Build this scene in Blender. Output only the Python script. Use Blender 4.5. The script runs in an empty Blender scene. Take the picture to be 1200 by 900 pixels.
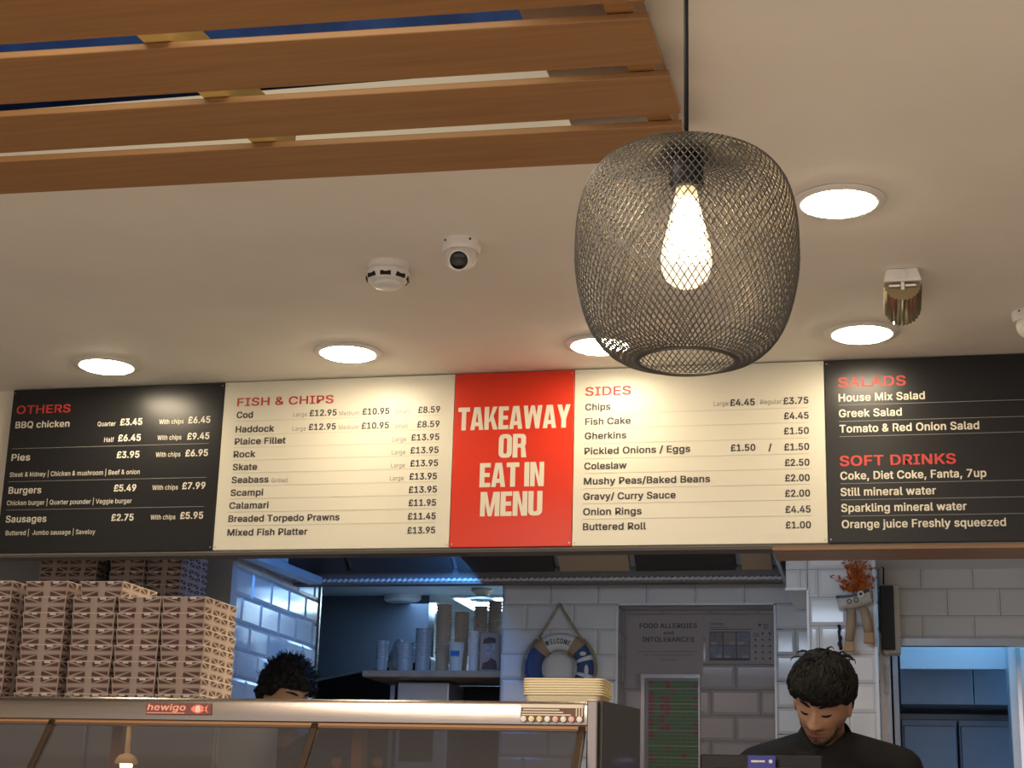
import bpy, bmesh, math, random
from mathutils import Vector, Matrix, noise
random.seed(7)
S = bpy.context.scene
COL = S.collection
PI = math.pi

# ------------------------------------------------------------------ camera
EYE = Vector((0, 0, 1.2))
FPX, PITCH, ROLL, YAW = 1904.8, .2709, .0286, .2327
FWD = Vector((-math.sin(YAW) * math.cos(PITCH), math.cos(YAW) * math.cos(PITCH), math.sin(PITCH)))
RT0 = Vector((math.cos(YAW), math.sin(YAW), 0))
UP0 = RT0.cross(FWD)
RT = math.cos(ROLL) * RT0 + math.sin(ROLL) * UP0
UP = -math.sin(ROLL) * RT0 + math.cos(ROLL) * UP0
cam = bpy.data.cameras.new('camera')
cam.sensor_width = 36
cam.lens = 36 * FPX / 1200
cam.clip_start = .05
co = bpy.data.objects.new('camera', cam)
COL.objects.link(co)
m3 = Matrix((RT, UP, -FWD)).transposed()
co.matrix_world = Matrix.Translation(EYE) @ m3.to_4x4()
S.camera = co

# ------------------------------------------------------------------ world and exposure
S.view_settings.view_transform = 'Standard'
S.view_settings.look = 'None'
S.view_settings.exposure = 0.68
S.view_settings.gamma = 1
S.view_settings.use_curve_mapping = False
w = bpy.data.worlds.new('world')
S.world = w
w.use_nodes = True
w.node_tree.nodes['Background'].inputs[0].default_value = (.93, .90, 1, 1)
w.node_tree.nodes['Background'].inputs[1].default_value = .62
S.cycles.use_denoising = True
S.cycles.caustics_reflective = False
S.cycles.caustics_refractive = False
S.cycles.sample_clamp_indirect = 6
S.cycles.max_bounces = 8
S.cycles.transparent_max_bounces = 24


def lamp(name, loc, size, power, col, rot=(0, 0, 0), sy=None):
    l = bpy.data.lights.new(name, 'AREA')
    l.energy = power
    l.color = col
    l.size = size
    if sy:
        l.shape = 'RECTANGLE'
        l.size_y = sy
    o = bpy.data.objects.new(name, l)
    o.location = loc
    o.rotation_euler = rot
    COL.objects.link(o)
    return o


WARM = (1, .80, .52)
DOWNLIGHT = 37.0
# added lamps above the frame, standing for room lights, to brighten the ceiling
lamp('dining_room_fill', (-1.35, 1.3, 2.44), .8, 55, (1, .85, .72))
lamp('dining_room_fill', (.5, 1.4, 2.5), .4, 2.5, (1, .86, .74))
# unseen cool lamp added behind the bulkhead to light the kitchen tiles
lamp('kitchen_cool_fill', (-.6, 4.85, 2.06), .9, 1.8, (.62, .77, 1), (math.radians(55), 0, 0), .1)
# light above the till side of the kitchen
lamp('till_side_light', (.35, 5.3, 2.36), .5, .25, (1, .9, .75), (math.radians(10), 0, 0), .2)
_sp = bpy.data.lights.new('box_side_fill_spot', 'SPOT')  # unseen spot added to brighten the right sides of the piled boxes
_sp.energy, _sp.color, _sp.spot_size, _sp.spot_blend, _sp.shadow_soft_size = 36, (1, .88, .62), math.radians(46), .6, .05
_so = bpy.data.objects.new('box_side_fill_spot', _sp)
_so.location = (-1.0, 4.74, 2.05)
_so.rotation_euler = (Vector((-1.83, 4.2, 1.70)) - Vector(_so.location)).to_track_quat('-Z', 'Y').to_euler()
COL.objects.link(_so)
# blue lamps of the two back kitchens, plus added unseen blue fills
lamp('wash_room_light', (-2.0, 7.25, 2.26), .5, 3.2, (.34, .60, 1))
lamp('passage_blue_fill', (-1.6, 5.9, 2.22), .3, 2.4, (.07, .33, 1), (0, math.radians(50), 0))  # added out of view to turn the passage tiles blue
lamp('right_kitchen_light', (.5, 6.5, 2.3), .6, 5, (.22, .56, 1))
lamp('right_kitchen_light', (.95, 6.95, 1.95), .4, 2.0, (.16, .50, 1), (math.radians(60), 0, math.radians(35)))  # second lamp added out of view to tint the lower panels blue
# lamp inside the ceiling void above the slats, and heat lamps in the range
lamp('void_light', (-1.15, 1.75, 2.86), 1.1, 5, (1, .86, .58), (math.radians(52), 0, 0), .1)
lamp('range_heat_lamp', (-1.7, 3.45, 1.425), 2.0, 1.6, (1, .55, .2), (0, 0, 0), .05)


# ------------------------------------------------------------------ helpers
def ray(px, py):
    return FWD + (px - 600) / FPX * RT - (py - 450) / FPX * UP


def AY(px, py, y):
    d = ray(px, py)
    return EYE + d * (y / d.y)


def AZ(px, py, z):
    d = ray(px, py)
    return EYE + d * ((z - EYE.z) / d.z)


def AX(px, py, x):
    d = ray(px, py)
    return EYE + d * (x / d.x)


def mat(name, col, rough=.5, metal=0, var=0, vscale=8, bump=0, bscale=60, emit=None, estr=0, spec=.5, stretch=None, col2=None, aniso=None):
    m = bpy.data.materials.new(name)
    m.use_nodes = True
    nt = m.node_tree
    b = nt.nodes['Principled BSDF']
    b.inputs['Base Color'].default_value = (*col, 1)
    b.inputs['Roughness'].default_value = rough
    b.inputs['Metallic'].default_value = metal
    b.inputs['Specular IOR Level'].default_value = spec
    if emit:
        b.inputs['Emission Color'].default_value = (*emit, 1)
        b.inputs['Emission Strength'].default_value = estr
    if var or bump or col2:
        tc = nt.nodes.new('ShaderNodeTexCoord')
        mp = nt.nodes.new('ShaderNodeMapping')
        nt.links.new(tc.outputs['Object'], mp.inputs[0])
        if stretch:
            mp.inputs['Scale'].default_value = stretch
    if var or col2:
        n = nt.nodes.new('ShaderNodeTexNoise')
        n.inputs['Scale'].default_value = vscale
        n.inputs['Detail'].default_value = 5
        nt.links.new(mp.outputs[0], n.inputs['Vector'])
        r = nt.nodes.new('ShaderNodeValToRGB')
        c2 = col2 or tuple(min(1, c * (1 + var)) for c in col)
        c1 = col if col2 else tuple(c * (1 - var) for c in col)
        r.color_ramp.elements[0].color = (*c1, 1)
        r.color_ramp.elements[1].color = (*c2, 1)
        r.color_ramp.elements[0].position = .3
        r.color_ramp.elements[1].position = .7
        nt.links.new(n.outputs['Fac'], r.inputs[0])
        nt.links.new(r.outputs[0], b.inputs['Base Color'])
    if bump:
        n2 = nt.nodes.new('ShaderNodeTexNoise')
        n2.inputs['Scale'].default_value = bscale
        n2.inputs['Detail'].default_value = 4
        nt.links.new(mp.outputs[0], n2.inputs['Vector'])
        bp = nt.nodes.new('ShaderNodeBump')
        bp.inputs['Strength'].default_value = bump
        bp.inputs['Distance'].default_value = .01
        nt.links.new(n2.outputs['Fac'], bp.inputs['Height'])
        nt.links.new(bp.outputs[0], b.inputs['Normal'])
    return m


def glass(name, tint, mix, rough=.03, bump=0):
    """thin pane: mostly see-through, a glossy coat on top"""
    m = bpy.data.materials.new(name)
    m.use_nodes = True
    nt = m.node_tree
    nt.nodes.clear()
    out = nt.nodes.new('ShaderNodeOutputMaterial')
    t = nt.nodes.new('ShaderNodeBsdfTransparent')
    t.inputs[0].default_value = (*tint, 1)
    g = nt.nodes.new('ShaderNodeBsdfPrincipled')
    g.inputs['Base Color'].default_value = (*[c * .5 for c in tint], 1)
    g.inputs['Roughness'].default_value = rough
    mx = nt.nodes.new('ShaderNodeMixShader')
    mx.inputs[0].default_value = mix
    nt.links.new(t.outputs[0], mx.inputs[1])
    nt.links.new(g.outputs[0], mx.inputs[2])
    nt.links.new(mx.outputs[0], out.inputs[0])
    if bump:
        n2 = nt.nodes.new('ShaderNodeTexNoise')
        n2.inputs['Scale'].default_value = 30
        bp = nt.nodes.new('ShaderNodeBump')
        bp.inputs['Strength'].default_value = bump
        bp.inputs['Distance'].default_value = .02
        nt.links.new(n2.outputs['Fac'], bp.inputs['Height'])
        nt.links.new(bp.outputs[0], g.inputs['Normal'])
    return m


def vcol_mat(name, rough=.5, bump=.1):
    m = mat(name, (.5, .3, .2), rough, bump=bump, bscale=180)
    nt = m.node_tree
    a = nt.nodes.new('ShaderNodeVertexColor')
    a.layer_name = 'tone'
    nt.links.new(a.outputs['Color'], nt.nodes['Principled BSDF'].inputs['Base Color'])
    return m


class MB:
    def __init__(s):
        s.bm = bmesh.new()

    def f(s, pts, mi=0):
        fa = s.bm.faces.new([s.bm.verts.new(p) for p in pts])
        fa.material_index = mi
        return fa

    def box(s, x0, x1, y0, y1, z0, z1, mi=0, M=None):
        ps = [Vector((x, y, z)) for z in (z0, z1) for x, y in ((x0, y0), (x1, y0), (x1, y1), (x0, y1))]
        if M:
            ps = [M @ p for p in ps]
        v = [s.bm.verts.new(p) for p in ps]
        for q in ((3, 2, 1, 0), (4, 5, 6, 7), (0, 1, 5, 4), (1, 2, 6, 5), (2, 3, 7, 6), (3, 0, 4, 7)):
            s.bm.faces.new([v[i] for i in q]).material_index = mi
        return s

    def hull8(s, lo, hi, mi=0):
        """two matching loops joined into a closed solid"""
        n = len(lo)
        a = [s.bm.verts.new(p) for p in lo]
        b = [s.bm.verts.new(p) for p in hi]
        s.bm.faces.new(a[::-1]).material_index = mi
        s.bm.faces.new(b).material_index = mi
        for i in range(n):
            s.bm.faces.new((a[i], a[(i + 1) % n], b[(i + 1) % n], b[i])).material_index = mi
        return s

    def prism(s, poly, vec, mi=0):
        vec = Vector(vec)
        return s.hull8([Vector(p) for p in poly], [Vector(p) + vec for p in poly], mi)

    def loft(s, rings, caps=True, mi=0, closed=False):
        R = [[s.bm.verts.new(p) for p in r] for r in rings]
        n = len(R[0])
        rng = range(len(R)) if closed else range(len(R) - 1)
        for k in rng:
            a, b = R[k], R[(k + 1) % len(R)]
            for i in range(n):
                s.bm.faces.new((a[i], a[(i + 1) % n], b[(i + 1) % n], b[i])).material_index = mi
        if caps and not closed:
            s.bm.faces.new(R[0][::-1]).material_index = mi
            s.bm.faces.new(R[-1]).material_index = mi
        return s

    def tube(s, pts, r, n=8, mi=0, closed=False, caps=True):
        pts = [Vector(p) for p in pts]
        rr = r if isinstance(r, (list, tuple)) else [r] * len(pts)
        rings = []
        up = None
        L = len(pts)
        for i, p in enumerate(pts):
            a = pts[(i - 1) % L] if (closed or i) else pts[0]
            b = pts[(i + 1) % L] if (closed or i < L - 1) else pts[-1]
            t = (b - a).normalized()
            if up is None:
                up = t.orthogonal().normalized()
            up = (up - t * up.dot(t))
            up = up.normalized() if up.length > 1e-6 else t.orthogonal().normalized()
            sd = t.cross(up)
            rings.append([p + rr[i] * (math.cos(2 * PI * k / n) * up + math.sin(2 * PI * k / n) * sd) for k in range(n)])
        return s.loft(rings, caps, mi, closed)

    def lathe(s, c, prof, n=24, mi=0, M=None, caps=True, sy=1):
        c = Vector(c)
        rings = []
        for r, z in prof:
            ring = [Vector((r * math.cos(2 * PI * k / n), sy * r * math.sin(2 * PI * k / n), z)) for k in range(n)]
            rings.append([c + (M @ p if M else p) for p in ring])
        return s.loft(rings, caps, mi)

    def ball(s, c, r, sub=2, mi=0, M=None):
        r = r if isinstance(r, (tuple, list)) else (r, r, r)
        g = bmesh.ops.create_icosphere(s.bm, subdivisions=sub, radius=1)
        for v in g['verts']:
            p = Vector((v.co.x * r[0], v.co.y * r[1], v.co.z * r[2]))
            v.co = Vector(c) + (M @ p if M else p)
            for fa in v.link_faces:
                fa.material_index = mi
        return s

    def cap(s, a, b, ra, rb, sub=2):
        a, b = Vector(a), Vector(b)
        s.ball(a, ra, sub)
        s.ball(b, rb, sub)
        return s.tube([a, b], [ra, rb], 14)

    def build(s, name, mats, parent=None, smooth=None, bevel=0, loc=None, local=False):
        bm = s.bm
        bmesh.ops.recalc_face_normals(bm, faces=bm.faces)
        if parent is not None:
            off = Vector((0, 0, 0)) if local else getattr_loc(parent)
        elif loc is not None:
            off = Vector(loc)
        else:
            xs = [v.co.x for v in bm.verts]
            ys = [v.co.y for v in bm.verts]
            zs = [v.co.z for v in bm.verts]
            off = Vector(((min(xs) + max(xs)) / 2, (min(ys) + max(ys)) / 2, min(zs)))
        for v in bm.verts:
            v.co -= off
        me = bpy.data.meshes.new(name)
        bm.to_mesh(me)
        bm.free()
        for q in (mats if isinstance(mats, (list, tuple)) else [mats]):
            me.materials.append(q)
        if smooth is not None:
            for p in me.polygons:
                p.use_smooth = True
            if smooth < 180:
                me.set_sharp_from_angle(angle=math.radians(smooth))
        o = bpy.data.objects.new(name, me)
        COL.objects.link(o)
        if parent is not None:
            o.parent = parent
        else:
            o.location = off
        if bevel:
            bv = o.modifiers.new('bevel', 'BEVEL')
            bv.width = bevel
            bv.segments = 2
            bv.limit_method = 'ANGLE'
        return o


def getattr_loc(o):
    p = Vector((0, 0, 0))
    while o is not None:
        p += Vector(o.location)
        o = o.parent
    return p


def tag(o, label, cat, group=None, kind=None):
    o['label'] = label
    o['category'] = cat
    if group:
        o['group'] = group
    if kind:
        o['kind'] = kind
    return o


def thing(name, label, cat, loc, group=None):
    o = bpy.data.objects.new(name, None)
    o.empty_display_size = .05
    COL.objects.link(o)
    o.location = loc
    return tag(o, label, cat, group)


def struct(o, label=None, cat=None):
    o['kind'] = 'structure'
    if label:
        o['label'] = label
        o['category'] = cat
    return o


def copy_tree(o, parent=None):
    c = o.copy()
    COL.objects.link(c)
    if parent is not None:
        c.parent = parent
    for ch in list(o.children):
        copy_tree(ch, c)
    return c


# ---- lettering: glyph outlines of the built-in font as flat printed shapes
FONT = r"""
 94:
&224:98,-3 75,-1 55,6 39,17 27,31 20,48 17,67 19,82 24,95 42,117 70,139 108,168 118,176 127,187 131,202 129,214 123,223 113,228 101,230 84,227 73,216 68,199 73,182 84,164 102,142 219,0 182,0 86,116 61,146 44,172 39,185 38,199 40,215 45,229 55,241 67,249 82,255 100,257 118,255 133,249 145,241 154,230 160,217 162,202 158,181 146,162 128,146 77,109 64,98 55,87 50,77 48,66 50,54 55,44 72,29 83,25 96,23 111,25 126,30 139,37 151,48 160,61 168,76 173,93 174,112 204,112 202,90 198,72 185,46 173,31 166,23 153,12 136,3 117,-2
'103:39,159 35,254 68,254 64,159
,94:19,-60 34,36 68,36 42,-60
.94:48,-2 31,4 25,20 31,37 48,43 64,37 71,20 64,4
/125:117,266 36,-38 7,-38 89,266
0227:113,-3 87,0 65,12 47,31 34,57 29,77 25,101 24,127 25,153 29,177 35,197 48,223 65,242 87,254 113,258 139,254 161,242 179,223 192,197 198,177 201,153 203,127 201,101 198,77 192,57 179,31 162,12 140,0;113,25 131,28 145,37 157,52 165,72 170,97 172,127 170,157 165,182 157,203 145,218 131,227 113,230 96,227 82,218 70,203 62,182 56,157 55,127 56,97 62,72 70,52 82,37 96,28
1227:38,0 38,27 195,27 195,0;138,254 138,0 106,0 106,224 105,224 43,179 43,213 99,254
2227:32,0 32,24 117,114 141,141 155,163 160,186 159,198 154,209 137,224 112,230 98,228 86,224 77,216 69,207 65,195 64,181 33,181 35,202 43,221 55,237 72,248 91,255 112,258 134,255 153,248 169,237 181,223 188,205 191,186 185,159 179,145 168,129 133,90 76,30 76,28 195,28 195,0
3227:109,-3 87,-1 66,5 49,15 35,29 26,46 22,66 55,66 57,54 63,44 72,35 83,30 109,25 124,26 138,30 149,37 157,46 163,58 165,72 163,86 158,98 150,109 137,117 121,122 101,124 78,124 78,150 144,224 144,226 35,226 35,254 186,254 186,230 106,139 106,144 132,144 154,138 172,127 185,111 194,93 196,72 194,51 185,33 172,18 154,6 133,-1
4227:20,53 20,79 123,254 155,254 54,83 54,81 207,81 207,53;141,0 141,61 141,73 141,159 171,159 171,0
5227:111,-3 89,-1 70,6 54,16 41,30 33,47 30,65 61,65 69,44 87,30 111,25 125,27 138,32 149,41 157,52 162,66 164,81 162,97 157,111 148,122 137,131 124,137 109,138 84,134 64,123 34,126 48,254 183,254 183,226 75,226 67,151 68,151 89,162 115,167 131,165 147,160 161,153 172,143 182,130 189,116 194,99 195,82 193,58 184,38 171,21 154,8 134,-1
6227:113,-3 91,-1 71,7 55,20 42,37 34,58 32,81 34,100 40,119 51,142 69,170 126,254 161,254 75,131 73,131 83,144 98,153 117,157 139,155 158,147 173,136 185,120 192,101 194,79 192,56 184,36 171,20 155,7 135,-1;113,24 127,26 139,31 149,40 157,51 162,64 164,79 162,94 157,107 149,118 139,126 127,131 113,133 99,131 87,126 77,118 69,107 64,94 62,79 64,64 69,51 77,40 87,31 99,26
7227:48,0 162,224 162,226 31,226 31,254 195,254 195,224 82,0
8227:113,-3 89,-1 68,6 50,17 37,31 29,48 26,68 28,83 33,98 40,110 51,121 63,128 76,132 76,133 59,141 46,154 38,171 35,190 38,209 45,225 57,239 73,249 92,256 113,258 134,256 153,249 169,239 181,225 188,209 191,190 188,171 180,154 167,141 150,133 150,132 164,128 176,121 186,110 194,98 199,83 200,68 198,48 189,31 176,17 158,6 137,-1;113,25 129,26 142,30 153,37 161,46 167,57 168,69 167,83 161,94 153,104 141,111 128,116 113,118 98,116 85,111 73,104 65,94 59,83 58,69 59,57 64,46 73,37 84,30 97,26;113,145 137,150 154,165 158,176 160,188 154,210 138,225 113,230 89,225 72,210 68,200 66,188 68,176 72,165 89,150
9227:113,258 135,255 155,247 171,234 184,217 192,197 194,173 192,155 186,135 175,112 158,84 100,0 65,0 151,124 154,124 144,111 128,101 109,97 87,100 69,107 53,119 41,134 34,154 32,176 34,198 42,218 55,235 71,247 91,255;113,230 99,228 87,223 77,215 69,204 64,191 63,176 64,161 69,148 77,137 87,129 99,123 113,122 127,123 139,129 149,137 157,147 162,160 164,175 162,190 157,204 150,215 139,223 127,228
A240:8,0 101,254 138,254 231,0 198,0 144,151 132,186 116,239 123,239 106,185 95,151 43,0;55,71 55,99 185,99 185,71
B228:30,0 30,254 121,254 145,252 164,245 180,235 190,221 197,205 199,187 198,172 193,160 178,143 157,133 157,131 170,129 182,123 192,114 201,102 207,86 209,68 207,50 200,33 189,20 172,9 151,2 123,0;62,29 122,29 148,31 165,40 175,53 178,68 176,81 171,92 163,102 153,109 140,114 124,115 62,115;62,143 119,143 132,144 144,148 162,163 166,174 168,186 165,202 156,214 141,223 120,226 62,226
C255:134,-3 113,-2 93,4 75,12 59,25 46,40 35,58 27,78 22,101 20,127 22,153 27,176 35,197 46,215 59,230 75,242 93,251 113,256 134,258 152,256 170,252 186,245 201,236 214,224 224,209 232,193 236,174 204,174 195,197 179,214 158,224 134,228 111,225 92,216 75,202 62,182 54,157 52,127 54,97 63,72 75,53 92,38 112,29 134,26 158,30 179,40 195,57 204,80 236,80 232,62 224,45 214,31 201,19 187,9 170,2 153,-2
D251:109,0 48,0 48,29 107,29 136,31 159,40 177,55 189,75 197,99 200,128 197,156 190,180 177,200 160,214 138,223 110,226 47,226 47,254 113,254 136,253 157,248 176,239 200,221 217,196 225,175 229,153 231,128 229,102 224,80 217,59 206,42 192,27 175,15 156,7 134,2;62,254 62,0 30,0 30,254
E209:30,0 30,254 186,254 186,226 62,226 62,143 178,143 178,114 62,114 62,29 188,29 188,0
F205:30,0 30,254 185,254 185,226 62,226 62,139 173,139 173,111 62,111 62,0
G260:134,-3 113,-2 93,4 75,13 59,25 45,40 35,58 27,78 22,102 20,127 22,153 27,176 35,197 45,215 59,230 74,242 92,251 112,256 132,258 152,256 170,252 187,245 202,235 214,222 225,208 232,192 237,174 204,174 194,197 178,213 158,224 133,228 111,225 92,216 75,202 62,182 54,157 52,127 54,97 63,72 75,53 92,38 112,29 134,26 155,29 172,36 187,47 198,62 205,80 207,101 217,100 141,100 141,128 239,128 239,100 236,71 225,45 209,25 188,9 163,0
H258:30,0 30,254 62,254 62,144 196,144 196,254 228,254 228,0 196,0 196,116 62,116 62,0
I150:16,0 16,29 59,29 59,226 16,226 16,254 135,254 135,226 91,226 91,29 135,29 135,0
J198:93,-3 62,2 38,16 26,31 19,50 17,73 17,86 49,86 49,73 52,52 61,37 75,28 93,25 110,28 124,37 133,52 136,73 136,254 168,254 168,73 166,50 159,31 147,16 123,2
K233:52,73 52,108 70,131 87,152 106,172 182,254 224,254 116,138 114,138;30,0 30,254 62,254 62,167 62,112 62,97 62,0;186,0 94,130 114,155 224,0
L196:30,0 30,254 62,254 62,29 181,29 181,0
M314:30,0 30,254 76,254 139,94 144,79 150,61 156,42 161,24 154,24 159,41 165,61 171,79 176,94 238,254 284,254 284,0 252,0 252,145 252,163 253,184 253,207 253,229 256,229 249,205 241,181 234,161 228,145 171,0 143,0 85,145 80,160 72,181 65,204 56,229 59,229 60,208 60,186 61,164 61,145 61,0
N262:30,0 30,254 68,254 172,91 181,75 194,53 207,27 202,27 200,54 200,79 199,97 199,254 232,254 232,0 193,0 101,145 89,165 74,191 54,226 60,227 61,192 62,164 62,145 62,0
O267:133,-3 112,-2 93,4 75,12 59,25 46,40 35,58 27,78 22,101 20,127 22,153 27,176 35,197 46,215 59,230 75,242 93,251 112,256 133,258 155,256 174,251 192,242 208,230 221,215 232,197 240,176 245,153 247,127 245,101 240,78 232,58 221,40 208,25 192,12 174,4 155,-2;133,26 155,29 175,38 191,52 204,72 212,97 215,127 212,157 204,182 191,202 175,216 155,225 133,228 112,225 92,216 75,202 63,182 54,157 52,127 54,97 63,72 75,52 92,38 112,29
P222:30,0 30,254 118,254 144,252 166,244 183,231 195,215 202,195 204,174 202,152 195,133 183,116 166,104 144,96 118,93 55,93 55,121 116,121 134,123 149,128 159,136 167,147 171,160 172,174 171,188 167,201 159,211 148,219 134,224 116,226 62,226 62,0
Q267:123,80 156,80 185,42 192,32 234,-24 200,-24 173,13 166,23;133,-3 112,-2 93,4 75,12 59,25 46,40 35,58 27,78 22,101 20,127 22,153 27,176 35,197 46,215 59,230 75,242 93,251 112,256 133,258 155,256 174,251 192,242 208,230 221,215 232,197 240,176 245,153 247,127 245,101 240,78 232,58 221,40 208,25 192,12 174,4 155,-2;133,26 155,29 175,38 191,52 204,72 212,97 215,127 212,157 204,182 191,202 175,216 155,225 133,228 112,225 92,216 75,202 63,182 54,157 52,127 54,97 63,72 75,52 92,38 112,29
R224:30,0 30,254 118,254 145,252 167,244 183,232 195,217 202,198 205,176 202,154 195,136 183,120 166,109 145,101 118,99 48,99 48,128 117,128 135,129 149,133 160,141 167,150 171,162 173,176 171,190 167,202 159,212 149,220 134,224 116,226 62,226 62,0;177,0 115,115 151,115 214,0
S223:112,-4 86,-2 64,5 46,15 32,30 23,48 19,68 52,68 55,55 62,44 71,35 83,29 112,25 128,26 143,30 155,37 165,46 171,57 173,70 171,81 166,89 148,102 122,111 92,120 64,130 43,145 30,163 26,186 29,206 37,224 51,238 69,249 90,256 114,258 137,256 158,249 175,238 189,224 197,208 200,189 169,189 163,206 151,219 134,227 112,229 97,228 84,224 73,218 64,209 59,199 58,188 60,176 65,167 85,154 106,147 132,140 156,132 179,119 189,110 197,99 202,85 204,69 201,50 193,32 180,17 162,5 139,-2
T224:16,226 16,254 208,254 208,226 128,226 128,0 96,0 96,226
U259:129,-4 101,-1 77,8 57,22 42,40 33,62 30,87 30,254 62,254 62,89 64,72 70,57 80,44 94,34 110,28 129,26 149,28 165,34 179,44 188,57 194,72 196,89 196,254 229,254 229,87 226,62 216,40 201,22 182,8 157,-1
V240:102,0 8,254 42,254 96,103 108,69 124,15 117,15 133,69 145,103 197,254 231,254 139,0
W343:78,0 8,254 41,254 82,98 88,73 93,47 98,20 95,20 100,47 106,73 112,98 153,254 190,254 231,98 237,73 243,47 249,20 244,20 249,47 255,73 261,98 302,254 335,254 265,0 228,0 184,161 176,196 168,237 175,237 167,197 159,161 115,0
X237:9,0 109,142 109,118 15,254 52,254 89,200 102,181 112,164 122,146 116,146 126,164 136,181 149,200 187,254 223,254 129,119 129,143 228,0 191,0 146,65 134,83 125,98 115,116 122,116 113,98 103,83 91,65 46,0
Y236:102,0 102,104 8,254 46,254 96,172 111,146 125,115 112,115 126,146 140,172 191,254 228,254 134,104 134,0
Z219:21,0 21,23 137,193 153,215 170,238 174,227 143,226 111,226 20,226 20,254 198,254 198,231 84,64 67,40 49,17 45,27 76,28 107,29 200,29 200,0
a195:80,-4 63,-3 47,2 34,11 24,22 17,37 15,54 17,69 22,80 39,97 63,105 89,110 117,113 133,117 138,127 138,128 133,148 120,161 98,165 75,161 59,150 50,137 20,146 29,161 39,173 52,182 66,188 97,192 119,190 143,180 153,172 161,160 167,145 168,126 168,0 138,0 138,26 136,26 126,12 108,1 95,-3;85,23 101,24 114,29 124,37 132,47 138,69 138,95 130,91 116,88 100,86 88,84 67,79 52,70 46,52 51,36 65,26
b212:115,-4 99,-3 86,2 69,16 59,29 56,29 56,0 26,0 26,254 57,254 57,160 59,160 69,173 86,186 98,191 115,192 137,189 156,180 173,166 185,146 193,122 195,94 193,66 185,42 173,23 157,8 137,-1;110,23 126,26 140,33 150,44 158,58 163,75 164,95 163,114 158,131 150,145 140,156 126,163 110,165 94,163 81,156 70,145 62,131 58,114 56,95 58,75 63,58 70,43 81,32 94,26
c198:104,-4 79,-1 58,8 41,23 28,43 20,66 17,94 20,122 28,146 41,165 58,180 79,189 104,192 130,189 153,178 170,161 181,138 151,131 145,145 135,155 121,162 104,165 86,162 73,155 62,144 54,129 50,112 48,94 50,75 54,59 62,44 73,33 86,26 104,23 121,26 135,33 146,44 152,59 181,51 171,28 153,11 130,0
d212:98,-4 75,-1 56,8 40,23 27,42 20,66 17,94 20,122 27,146 40,166 56,180 75,189 98,192 114,191 126,186 144,173 153,160 155,160 155,254 186,254 186,0 156,0 156,29 153,29 143,16 126,2 114,-3;102,23 118,26 132,32 142,43 150,58 154,75 156,95 154,114 150,131 142,145 132,156 118,163 102,165 86,163 72,156 62,145 54,131 50,114 48,95 50,75 54,58 62,44 73,33 86,26
e202:106,-4 80,-1 58,8 41,23 28,42 20,66 17,93 20,121 28,145 40,165 58,180 78,189 103,192 118,191 133,187 147,180 160,170 170,157 179,141 184,121 186,97 186,85 37,85 37,110 169,110 155,101 153,119 149,134 141,147 131,157 118,163 103,165 87,163 73,157 62,147 54,135 50,121 48,105 48,89 50,69 55,53 64,40 76,31 90,25 106,23 127,26 143,36 153,53 182,45 177,32 168,20 156,10 141,2 125,-3
f127:114,190 114,164 3,164 3,190;40,0 40,216 42,231 48,243 57,252 68,259 80,264 94,265 111,263 121,260 114,234 107,236 97,237 85,235 77,230 72,221 71,209 71,0
g213:103,-75 84,-74 67,-70 53,-63 41,-55 25,-35 51,-20 61,-33 77,-44 103,-49 124,-46 141,-38 152,-23 156,-3 156,34 153,34 143,21 126,8 114,4 97,2 76,5 56,13 40,27 28,45 20,68 17,96 20,123 27,147 40,166 56,180 76,189 98,192 114,191 127,186 144,173 154,159 157,159 157,190 186,190 186,-4 183,-27 175,-45 162,-59 145,-68 125,-73;102,30 118,32 132,38 142,47 150,61 155,77 156,96 155,115 150,132 142,146 132,156 119,163 102,165 86,163 73,156 62,145 54,131 50,115 48,96 50,78 54,61 62,48 73,38 86,32
h205:57,113 57,0 26,0 26,254 57,254 57,144 51,144 62,166 76,181 94,189 114,192 132,190 148,184 161,174 170,160 177,142 179,120 179,0 148,0 148,118 145,137 136,152 123,161 105,165 92,163 80,159 71,151 63,141 58,129
i83:26,0 26,190 57,190 57,0;42,221 27,227 21,242 27,256 42,262 57,256 63,242 57,227
j83:26,190 57,190 57,-15 55,-31 51,-45 43,-56 32,-65 19,-70 2,-71 -5,-71 -5,-43 1,-43 12,-42 20,-36 25,-27 26,-15;42,221 27,227 20,242 27,256 42,262 57,256 63,242 57,227
k190:55,68 55,106 60,106 142,190 180,190 92,100 89,100;26,0 26,254 57,254 57,0;147,0 74,93 96,114 186,0
l95:70,-1 50,2 37,10 29,24 26,42 26,254 57,254 57,49 60,31 73,26 80,26 85,27 90,1 81,0
m305:26,0 26,190 56,190 56,148 54,148 59,162 66,173 86,188 110,193 129,190 144,180 154,166 160,147 156,147 161,160 169,172 178,181 190,187 204,192 218,193 234,191 249,186 261,177 270,164 276,148 278,128 278,0 248,0 248,127 245,145 236,156 224,163 209,165 187,160 173,145 168,124 168,0 137,0 137,130 134,144 126,156 115,163 100,165 79,160 63,145 58,133 57,119 57,0
n205:57,113 57,0 26,0 26,190 56,190 56,144 51,144 62,166 76,181 94,189 114,192 132,190 147,184 160,174 170,160 176,142 179,120 179,0 148,0 148,118 145,137 136,152 123,161 105,165 92,163 80,159 71,151 63,141 58,129
o208:104,-4 79,-1 58,8 41,23 28,43 20,66 17,94 20,122 28,146 41,165 58,180 79,189 104,192 128,189 149,180 167,165 180,146 188,122 191,94 188,66 180,43 167,23 149,8 128,-1;104,23 121,26 135,33 146,44 154,59 158,75 160,94 158,112 154,129 146,144 135,155 121,162 104,165 86,162 73,155 62,144 54,129 50,112 48,94 50,75 54,59 62,44 73,33 86,26
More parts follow.
